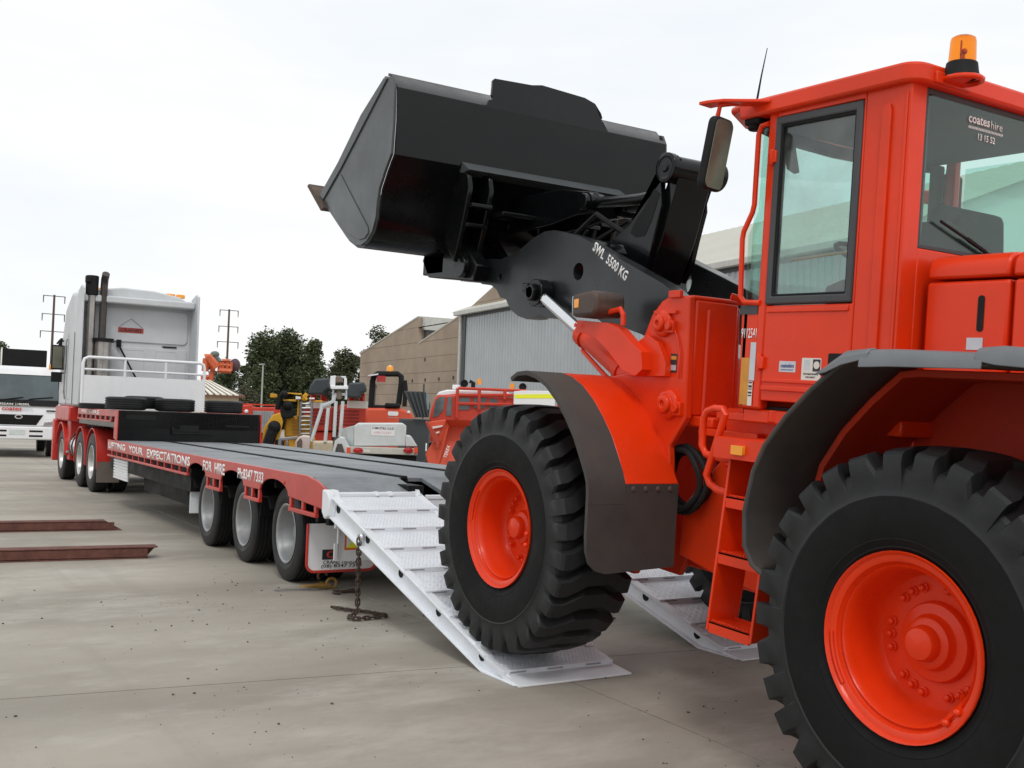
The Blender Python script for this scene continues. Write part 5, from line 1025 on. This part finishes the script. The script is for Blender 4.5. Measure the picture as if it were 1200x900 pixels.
# ================================================================ machines parked beyond the trailer
class BG:                            # local frame facing the viewer: x right, y away, z up, seen at column px0 and depth d
    def __init__(s, name, label, cat, px0, d, turn=0, group=None):
        s.px0, s.d = px0, d; s.o = empty(name, at(px0, d), -YAW-math.atan((px0-600)/1270)-R(90)+R(turn)); tag(s.o, label, cat, group)
    def x(s, px): return (px-s.px0)*s.d/1270
    def z(s, px, py): return zat(px, py, s.d)
    def p(s, *pts): return [(s.x(a), s.z(a, c)) for a, c in pts]
def small_wheel(par, x, y, r, w, m_=RUBBER, rim=WHITE):
    t = MB().lathe([(r*.5,-w*.5), (r*.9,-w*.5), (r,-w*.35), (r,w*.35), (r*.9,w*.5), (r*.5,w*.5)], 20, Matrix.Translation((x,y,r)) @ AXY).build('wheel', m_, par)
    MB().cyl((x,y-w*.3,r), (x,y+w*.3,r), r*.52, n=14).build('rim', rim, t)
# white fuel trailer
F = BG('fuel_trailer', 'white fuel tank trailer with red tail lights, behind the deck of the low loader', 'trailer', 445, 18.5); X, Z = F.x, F.z
WF = mat('weathered_white', (.62,.66,.66), .5, var=.06, dirt=(.42,.42,.38), dirtamt=.5)
b = MB(); b.prism(F.p((417,523), (417,499), (421,496), (474,496), (478,499), (478,523)), 0, 1.5); b.build('tank_box', WF, F.o, .02)
b = MB(); b.v = [(X(417),0,Z(417,523)), (X(417),0,Z(417,499)), (X(401),1.3,Z(401,503)), (X(401),1.3,Z(401,522)), (X(417),1.5,Z(417,523)), (X(417),1.5,Z(417,499))]; b.f = [(0,1,2,3), (1,5,2), (0,3,4), (3,2,5,4)]; b.k = [0]*4; b.build('tank_side', WF, F.o)
b = MB(); b.prism(F.p((478,523), (478,511), (484,511), (492,523)), 0, 1.2); b.build('right_guard', WF, F.o, .01)
b = MB(); b.prism(F.p((393,530), (396,516), (401,512), (406,513), (413,523), (413,531), (408,531), (404,520), (399,520), (396,531)), -.02, .7); b.build('left_guard', WF, F.o, .01)
b = MB(); b.box(X(410), X(492), -.06, .0, Z(450,532), Z(450,524)); b.build('tail_bar', mat('dull_cream', (.55,.54,.48), .5), F.o, .01)
b = MB(); b.box(X(409), X(491), .0, 1.4, .45, Z(450,533)); b.build('frame', BLACKM, F.o)
for px in (423, 481):
    M_ = Matrix.Translation((X(px),-.07,Z(px,527.3))) @ Matrix.Rotation(R(90), 4, 'X') @ Matrix.Diagonal((1.5,.9,1,1)); MB().lathe([(.055,-.02), (.055,.02), (.0005,.03)], 16, M_).build('tail_light', REDLENS, F.o)
for px in (412, 490): MB().box(X(px)-.03, X(px)+.03, -.09, -.03, Z(px,531), Z(px,524)).build('side_lamp', mat('orange_red_lens', (.85,.10,.04), .3), F.o)
plate('number_plate', CREAM, F.o, fr((X(433), -.063, Z(433,528)), (1,0,0), (0,0,1)), .12, .05)
plate('lettering_ground', DECALW, F.o, fr((X(451), -.004, Z(451,505)), (1,0,0), (0,0,1)), .40, .16)
words('COMBUSTIBLE LIQUID', 'tank_lettering', DECALK, F.o, fr((X(451), -.006, Z(451,502)), (1,0,0), (0,0,1)), .38, .05, .015); words('HIRE FLEET', 'tank_lettering', mat('pink_print', (.65,.35,.35), .6), F.o, fr((X(451), -.006, Z(451,507)), (1,0,0), (0,0,1)), .30, .035)
small_wheel(F.o, X(402), .35, .33, .2, rim=mat('rusty_guard', (.20,.11,.06), .7)); small_wheel(F.o, X(484), .35, .33, .2)
# orange roller with a roll frame
F = BG('road_roller', 'small orange road roller with a black roll frame, behind the white fuel trailer', 'road roller', 455, 23); X, Z = F.x, F.z
b = MB(); b.prism(F.p((430,500), (430,478), (470,478), (484,483), (487,492), (487,500)), .0, 2.2); b.box(X(432), X(486), .2, 2.0, .35, Z(450,500)); b.build('body', DUMPER, F.o, .05)
b = MB(); b.box(X(438), X(470), .1, .9, Z(450,479), Z(450,474.5)); b.box(X(452), X(470), -.05, .3, Z(450,477), Z(450,472)); b.build('seat', DARK, F.o, .03)
q = F.p((435.5,478), (436.5,446), (438,440), (442,437.5), (466,437.5), (470,440.5), (470.5,448), (468,474))
MB().tube([(p[0], .25, p[1]) for p in q], .062, 8).build('roll_frame', DARK, F.o)
MB().tube([(X(475),.1,Z(475,476)), (X(475.5),.1,Z(475,455)), (X(474),.1,Z(474,445.5))], .05, 6).build('exhaust', DARK, F.o)
b = MB(); b.prism(F.p((430,441), (433,439), (443,437.5), (443,439)), .0, 1.2); b.build('sun_canopy', WHITE, F.o)
MB().lathe([(.075,0), (.075,.12), (.05,.17), (.0005,.18)], 12, Matrix.Translation((X(456.5), .3, Z(456,437)))).build('beacon', AMBER, F.o)
b = MB(); b.obox(Matrix.Translation((X(446.5),.2,Z(446,443.5))), .19, .08, .13); b.build('mirror', REDLENS, F.o)
plate('white_badge', DECALW, F.o, fr((X(462), -.004, Z(462,484.5)), (1,0,0), (0,0,1)), .22, .09, .002, .03); words('coates hire', 'badge_lettering', DECALS, F.o, fr((X(462), -.006, Z(462,489)), (1,0,0), (0,0,1)), .22, .03)
MB().ball((X(480),.0,Z(480,483)), .035).build('work_lamp', DECALW, F.o)
b = MB(); b.cyl((X(422),.5,.62), (X(422),1.9,.62), .62, n=24); b.build('drum', mat('drum_steel', (.13,.12,.12), .5, metal=.5), F.o)
for px in (437, 480): small_wheel(F.o, X(px), .8, .55, .4)
# black bins with a ribbed lid
F = BG('skip_bin', 'tall dark grey bin with a ribbed sloping lid standing beside the orange roller', 'bin', 490, 21); X, Z = F.x, F.z
b = MB(); b.box(X(469), X(506), .1, 1.5, 0, Z(490,491)); b.build('bin_body', GREYBIN, F.o, .03)
lid = F.p((474,458), (499,459), (505,474), (504,489), (488,489)); b = MB(); b.prism(lid, .0, .06); b.build('lid', GREYBIN, F.o, .01)
for k in range(5):
    a = k/4.6; b = MB(); p0 = ((1-a)*474+a*499, 458.5); p1 = ((1-a)*488+a*504, 489); b.prism(F.p(p0, (p0[0]+2.6,p0[1]), (p1[0]+1.8,p1[1]), (p1[0],p1[1])), -.05, .0); b.build('lid_rib', GREYBIN, F.o, .006)
MB().box(X(500), X(503.5), -.04, .0, Z(500,480), Z(500,462)).build('side_glass', mat('bin_glass', (.20,.27,.28), .15), F.o)
# orange dump hopper nearest the wheel
F = BG('site_dumper', 'faded orange site dumper with an angular hopper, beside the loader front wheel', 'dumper', 530, 16.5); X, Z = F.x, F.z
b = MB(); b.prism(F.p((506,546), (501.5,532), (510,517), (502,496), (506,494), (524,491.5), (528,499), (518,545)), .0, .9); b.build('hopper_side', DUMPER, F.o, .01)
b = MB(); v = [(X(524),-.10,Z(524,491.5)), (X(600),-.10,Z(600,494)), (X(600),.25,Z(600,500)), (X(529),.25,Z(529,500.5)), (X(517),.05,Z(517,546)), (X(600),.1,Z(600,552))]; b.v = v + [(a, y+.06, z-.02) for a, y, z in v]
b.f = [(0,1,2,3), (0,3,4), (3,2,5,4), (6,9,8,7), (6,10,9), (9,10,11,8), (0,4,10,6), (4,5,11,10), (0,6,7,1)]; b.k = [0]*9; b.build('hopper_front', DUMPER, F.o)
b = MB(); b.prism(F.p((500,494), (503,493), (519,515), (517,519), (512,519)), -.12, -.02); b.prism(F.p((514,518), (518,518), (516,526), (514,526)), -.14, -.05); b.build('tipping_lever', mat('dark_orange', (.42,.05,.025), .5), F.o, .01)
b = MB(); b.prism(F.p((506,500), (521,498), (520,500), (507,503)), -.05, -.01); b.prism(F.p((509,507), (517,505), (517,507), (511,509)), -.05, -.01); b.build('hopper_slot', CREAM, F.o)
words('TEREX', 'hopper_lettering', DECALW, F.o, fr((X(526.5), -.02, Z(526,529)), (.28,0,.95), (-.95,0,.28)), .20, .05, .02)
MB().tube([(X(502.5),-.1,Z(502,528)), (X(502.5),-.1,Z(502,519))], .012, 5).build('handle', DECALW, F.o); b = MB(); b.box(X(505), X(600), .3, 1.6, .4, 1.1); b.build('dumper_chassis', BLACKM, F.o)
for px in (520, 580): small_wheel(F.o, X(px), .6, .45, .35)
# orange crew cab truck
F = BG('crew_truck', 'orange crew cab truck with a white roof and roof rack before the steel shed', 'truck', 560, 24.5); X, Z = F.x, F.z
CO = mat('crew_orange', (.55,.045,.022), .42, var=.06)
b = MB(); b.prism(F.p((504,496), (506,480), (510,467), (513,463), (534,461), (610,466), (622,472), (622,500), (505,500)), .0, 1.9); b.box(X(506), X(640), .1, 1.8, .5, Z(560,500)); b.build('cab', CO, F.o, .06)
b = MB(); b.prism(F.p((511,463.5), (515,459), (524,456.5), (590,457), (606,464), (608,467)), .05, 1.85); b.build('cab_roof', WHITE, F.o, .05)
b = MB(); b.box(X(530), X(539), .2, .8, Z(535,456), Z(535,450.5)); b.build('roof_hatch', WHITE, F.o, .02)
for w in (((509,489), (511,470), (515,465), (522,465), (521,480), (514,488)), ((524,487), (525.5,465), (530.5,465), (530,487)), ((537,480), (537.5,466), (551,466), (551,480)), ((556,478), (556,466), (571,466), (569,479)), ((573,478), (575,467), (584,468), (584,478))):
    MB().prism(F.p(*w), -.025, .0).build('window', mat('dull_window', (.09,.11,.115), .12, spec=.8, var=.3), F.o)
for a, c in (((537,455), (617,458)), ((536,463), (617,463)), ((537,473), (600,474))):
    MB().tube([(X(a[0]),-.06,Z(*a)), (X(c[0]),-.06,Z(*c))], .035, 6).build('rack_rail', CO, F.o)
for px, t_, m_ in ((536.5,455,490), (562,456,480), (592,457,468)): MB().tube([(X(px),-.06,Z(px,t_)), (X(px),-.06,Z(px,m_))], .04, 6).build('rack_post', CO, F.o)
for px, py in ((561.5,450), (600.5,455.5)): MB().cyl((X(px),.15,Z(px,py)), (X(px),.15,Z(px,py-6.5)), .055, n=10).build('beacon', AMBER, F.o)
for px, py in ((544,449), (613,453)): MB().lathe([(.09,-.02), (.085,.01), (.06,.012), (.055,-.01), (.0005,-.01)], 14, Matrix.Translation((X(px),.1,Z(px,py))) @ Matrix.Rotation(R(90), 4, 'X')).build('spot_lamp', DARK, F.o)
MB().tube([(X(554.5),.2,Z(554,478)), (X(554.5),.2,Z(554,448)), (X(550,),.2,Z(550,446.5))], .05, 8).build('snorkel', DARK, F.o)
b = MB(); b.prism(F.p((602,474), (602,459), (612,458), (650,458.5), (650,476)), -.35, -.30); b.build('rear_board', DECALW, F.o, .01); MB().prism(F.p((603,467), (603,462.5), (650,462), (650,467)), -.357, -.352).build('reflective_strip', HIVIS, F.o)
for px in (520, 600): small_wheel(F.o, X(px), .3, .42, .28)
# white lighting tower
F = BG('lighting_tower', 'white steel lighting tower trailer with a folded mast and braced legs', 'lighting tower', 395, 20.5); X, Z = F.x, F.z
def bar(n_, pts, r, y=0, m_=WF): MB().tube([(X(a), y, Z(a, c)) for a, c in pts], r, 6).build(n_, m_, F.o)
for pts in (((368,517), (378,480), (379,472)), ((384,518), (386,478)), ((394,512), (394.5,470)), ((401,512), (402.5,470)), ((379,476), (392,470), (394,462))): bar('leg', pts, .034)
for pts in (((391,469), (391,455), (406,455), (406,468)), ((393,462), (405,462)), ((388,450), (388,442), (404,442), (405,452))): bar('mast_frame', pts, .028)
b = MB(); b.prism(F.p((387,454), (387,441), (393,440), (393,454)), -.1, .1); b.prism(F.p((403,456), (403,443), (406,443), (407,456)), -.1, .1); b.prism(F.p((388,456), (408,456), (408,452), (388,452)), -.12, .1); b.build('mast_head', WHITE, F.o, .01)
b = MB(); b.prism(F.p((392,448), (394,440), (400,441), (403,448)), -.05, .2); b.prism(F.p((395,468), (395,458), (401,458), (401,468)), -.05, .1); b.build('lamp_unit', mat('dusty_brown', (.18,.14,.11), .7), F.o, .02)
bar('mast_cable', ((383,465), (382,458), (386,455)), .05, m_=DARK)
b = MB(); b.prism(F.p((370,530), (369,518), (393,518), (393,530)), .0, 1.2); b.box(X(368), X(396), .1, 1.3, .4, Z(380,530)); b.build('base', mat('cream_base', (.58,.50,.36), .6, var=.1, dirt=(.35,.25,.15), dirtamt=.4), F.o, .02)
b = MB(); b.prism(F.p((350,528), (350,517), (353,512), (358,510), (366,511), (367,527)), -.1, .5); b.build('mudguard', mat('pinkish_white', (.64,.55,.50), .5), F.o, .02); b = MB(); b.prism(F.p((352,527), (352,517), (356,513), (358,516), (358,527)), -.12, -.09); b.build('mudguard_opening', mat('dull_brown', (.16,.11,.09), .8), F.o)
b = MB(); b.prism(F.p((330,521), (330,513), (352,511), (352,514), (334,516), (334,522)), .0, .3); b.prism(F.p((339,524), (339,516), (342,516), (342,524)), .0, .2); b.build('drawbar', STEEL, F.o, .01)
for px in (357, 388): small_wheel(F.o, X(px), .3, .33, .2)
# yellow drill rig
F = BG('drilling_rig', 'yellow drilling machine with a folded boom, a louvred side and a grey ladder', 'drilling machine', 345, 23.5); X, Z = F.x, F.z
b = MB(); b.prism(F.p((336,512), (336,490), (345,488), (366,486), (370,512)), .0, 1.6); b.box(X(336), X(372), .1, 1.5, .4, Z(350,512)); b.build('body', YELLOW, F.o, .04)
b = MB(); b.prism(F.p((311.5,522), (312,502), (322,486), (331,483), (334,494), (331,512), (331,522), (326,522), (325,512), (321,505), (317,511), (314,522)), -.3, .5); b.build('slanted_hood', YELLOW, F.o, .03)
for k in range(6): MB().box(X(345), X(353), -.03, .0, Z(349,491+k*3.6+1.8), Z(349,491+k*3.6)).build('louvre', mat('louvre_ochre', (.40,.19,.02), .6), F.o)
for px in (353.5, 366): MB().tube([(X(px),-.1,Z(px,470)), (X(px),-.1,Z(px,510))], .03, 6).build('ladder_rail', STEEL, F.o)
for k in range(8): MB().tube([(X(353.5),-.1,Z(353,473+k*5)), (X(366),-.1,Z(366,473+k*5))], .022, 5).build('ladder_rung', STEEL, F.o)
b = MB(); b.prism(F.p((318,466), (318,461), (326,462), (326,466)), -.2, .1); b.prism(F.p((333,470), (333,468), (348,468), (348,470.5)), -.2, .0); b.prism(F.p((337,461.5), (337,460), (354,461), (354,463)), -.2, .1); b.prism(F.p((367,471), (367,469), (378,469), (378,471.5)), -.1, .1); b.tube([(X(355),0,Z(355,469)), (X(360),0,Z(360,461))], .05, 5); b.tube([(X(360),0,Z(360,469)), (X(355),0,Z(355,463))], .05, 5); b.box(X(349.5), X(351.5), -.1, .1, Z(350,488), Z(350,466)); b.build('boom', YELLOW, F.o, .01)
b = MB(); b.prism(F.p((347,468), (347,464.5), (353,465), (353,468)), -.25, .0); b.prism(F.p((362.5,468), (362.5,466), (369,466), (369,468)), -.2, .0); b.prism(F.p((359,477), (359,471), (366,471), (366,477)), .0, .2); b.build('white_box', DECALW, F.o, .01)
b = MB(); b.prism(F.p((331,489), (330,478), (336,473), (343,471), (346,480), (346,488), (340,490)), -.3, .4); b.ball((X(338.5),-.3,Z(338,475)), .10); b.ball((X(334),-.3,Z(334,462)), .08); b.tube([(X(327),-.2,Z(327,480)), (X(329),-.2,Z(329,466)), (X(334),-.2,Z(334,460))], .06, 6); b.tube([(X(333),-.2,Z(333,500)), (X(335),-.25,Z(335,490))], .06, 6); b.tube([(X(334),0,Z(334,480)), (X(331),0,Z(331,470)), (X(338),0,Z(338,464)), (X(345),0,Z(345,463))], .045, 5); b.build('engine', DARK, F.o, .02)
b = MB(); b.tube([(X(318),-.4,Z(318,520)), (X(322),-.42,Z(322,506)), (X(326),-.4,Z(326,500))], .12, 8); b.ball((X(324.5),-.42,Z(324,500)), .14); b.prism(F.p((325,522), (327,515), (331,514), (331,522)), -.35, -.2); b.build('drive_head', DARK, F.o)
# two loaders further back with dark raised buckets
GB = mat('blue_grey_bucket', (.035,.048,.055), .45, var=.15)
def back_loader(pxs, label, bucket, body):
    F = BG('compact_loader', label, 'loader', pxs, 30, group='orange loaders behind the lighting tower'); X, Z = F.x, F.z
    b = MB(); b.prism(F.p(*body), .0, 2.2); x0, x1 = X(body[0][0]), X(body[-1][0]); b.box(x0, x1, .1, 2.1, .5, min(Z(*body[0]), Z(*body[-1]))); b.build('body', CO, F.o, .05)
    b = MB(); q = F.p(*bucket); b.prism(q, -.9, .5); b.build('bucket', GB, F.o, .05)
    cx = sum(p[0] for p in bucket)/len(bucket)
    for s in (-6, 6): MB().tube([(X(cx+s),.2,Z(cx,bucket[0][1]-4)), (X(cx+s),1.2,Z(cx,492))], .09, 6).build('lift_arm', CO, F.o)
    for k in range(5): MB().box(X(body[-1][0])-1.0, X(body[-1][0])-.25, -.02, .0, Z(400,497-k*4)-.03, Z(400,497-k*4)+.02).build('grille_bar', mat('deep_red_brown', (.25,.02,.015), .6), F.o)
    for px in (body[0][0]+6, body[-1][0]-6): small_wheel(F.o, X(px), .5, .55, .4)
    plate('cream_panel', CREAM, F.o, fr((X(cx+2), -.01, Z(cx,474)), (1,0,0), (0,0,1)), .6, .2)
back_loader(376, 'orange loader with a rounded dark bucket raised left of the lighting tower head', ((362,463), (364,453), (369,445), (386,443.5), (388,462)), ((358,505), (358,478), (392,476), (392,505)))
back_loader(420, 'orange loader with a flat dark bucket raised right of the lighting tower head', ((407,466), (408,458), (409,449.5), (427,448.5), (430.5,459), (424,461), (424,467)), ((398,505), (398,474), (433,473), (433,505)))
# red machine with a grey radiator
F = BG('orange_compressor', 'red orange machine with a grey radiator grille beyond the end of the black gooseneck wall', 'machine', 300, 27); X, Z = F.x, F.z
b = MB(); b.prism(F.p((280,506), (280,475), (297,474), (298,477), (326,477), (330,480), (330,506)), .0, 2.0); b.box(X(281), X(329), .1, 1.9, .3, Z(300,506)); b.build('body', CO, F.o, .03)
b = MB(); b.box(X(298), X(322), -.03, .0, Z(310,507), Z(310,481.5)); b.build('radiator', mat('radiator_grey', (.33,.36,.38), .5), F.o)
for k in range(8): MB().box(X(298.5+k*3), X(300+k*3), -.04, -.03, Z(310,507), Z(310,482)).build('radiator_bar', STEEL, F.o)
MB().ball((X(290.5),-.02,Z(290,482)), .05).build('lamp', DECALW, F.o); b = MB(); b.box(X(284), X(326), .3, .36, Z(300,474.5), Z(300,473)); b.build('top_rail', CO, F.o)
for px in (288, 322): small_wheel(F.o, X(px), .5, .45, .3)
# boom lift over the pavilion
F = BG('boom_lift', 'orange boom lift with its basket raised above the pavilion roof', 'boom lift', 252, 68); X, Z = F.x, F.z
b = MB(); b.tube([(X(240),0,Z(240,420)), (X(243),0,Z(243,419)), (X(253),0,Z(253,431))], .30, 6); b.tube([(X(241),0,Z(241,420)), (X(240),0,Z(240,435))], .22, 6); b.tube([(X(247),.3,Z(247,447)), (X(249),.3,Z(249,430)), (X(246),.3,Z(246,424))], .16, 6); b.build('boom', mat('lift_orange', (.60,.12,.04), .5), F.o)
b = MB(); 
for a, c in (((254,433.5), (270,434.5)), ((256,427), (270,428)), ((259,422), (268,422))): b.tube([(X(a[0]),0,Z(*a)), (X(c[0]),0,Z(*c))], .16 if a[1] > 430 else .10, 5)
for px in (256.5, 260, 265, 269.5): b.tube([(X(px),0,Z(px,434)), (X(px),0,Z(px,424))], .10, 5)
b.build('basket', mat('lift_orange', (.6,.12,.04)), F.o); b = MB(); b.prism(F.p((259,430), (258,424), (263,421), (268,423), (269,431)), .2, .8); b.ball((X(274),.5,Z(274,427)), .42, .8, .8, 1); b.build('control_box', mat('purple_brown', (.10,.055,.07), .7), F.o, .05)
b = MB(); b.ball((X(250.5),.5,Z(250,414.5)), .26, 1.1, .8, .8); b.tube([(X(250),.5,Z(250,416)), (X(254),.5,Z(254,420)), (X(257),.4,Z(257,424))], .16, 6); b.build('jib', mat('grey_green_jib', (.14,.18,.16), .6), F.o)
b = MB(); b.box(X(238), X(252), .2, 2.6, .5, 1.6); b.cyl((X(244),1,1.5), (X(242),.5,Z(242,440)), .35, n=8); b.build('chassis', mat('lift_orange', (.6,.12,.04)), F.o)
for px in (240, 250): small_wheel(F.o, X(px), .5, .45, .35)
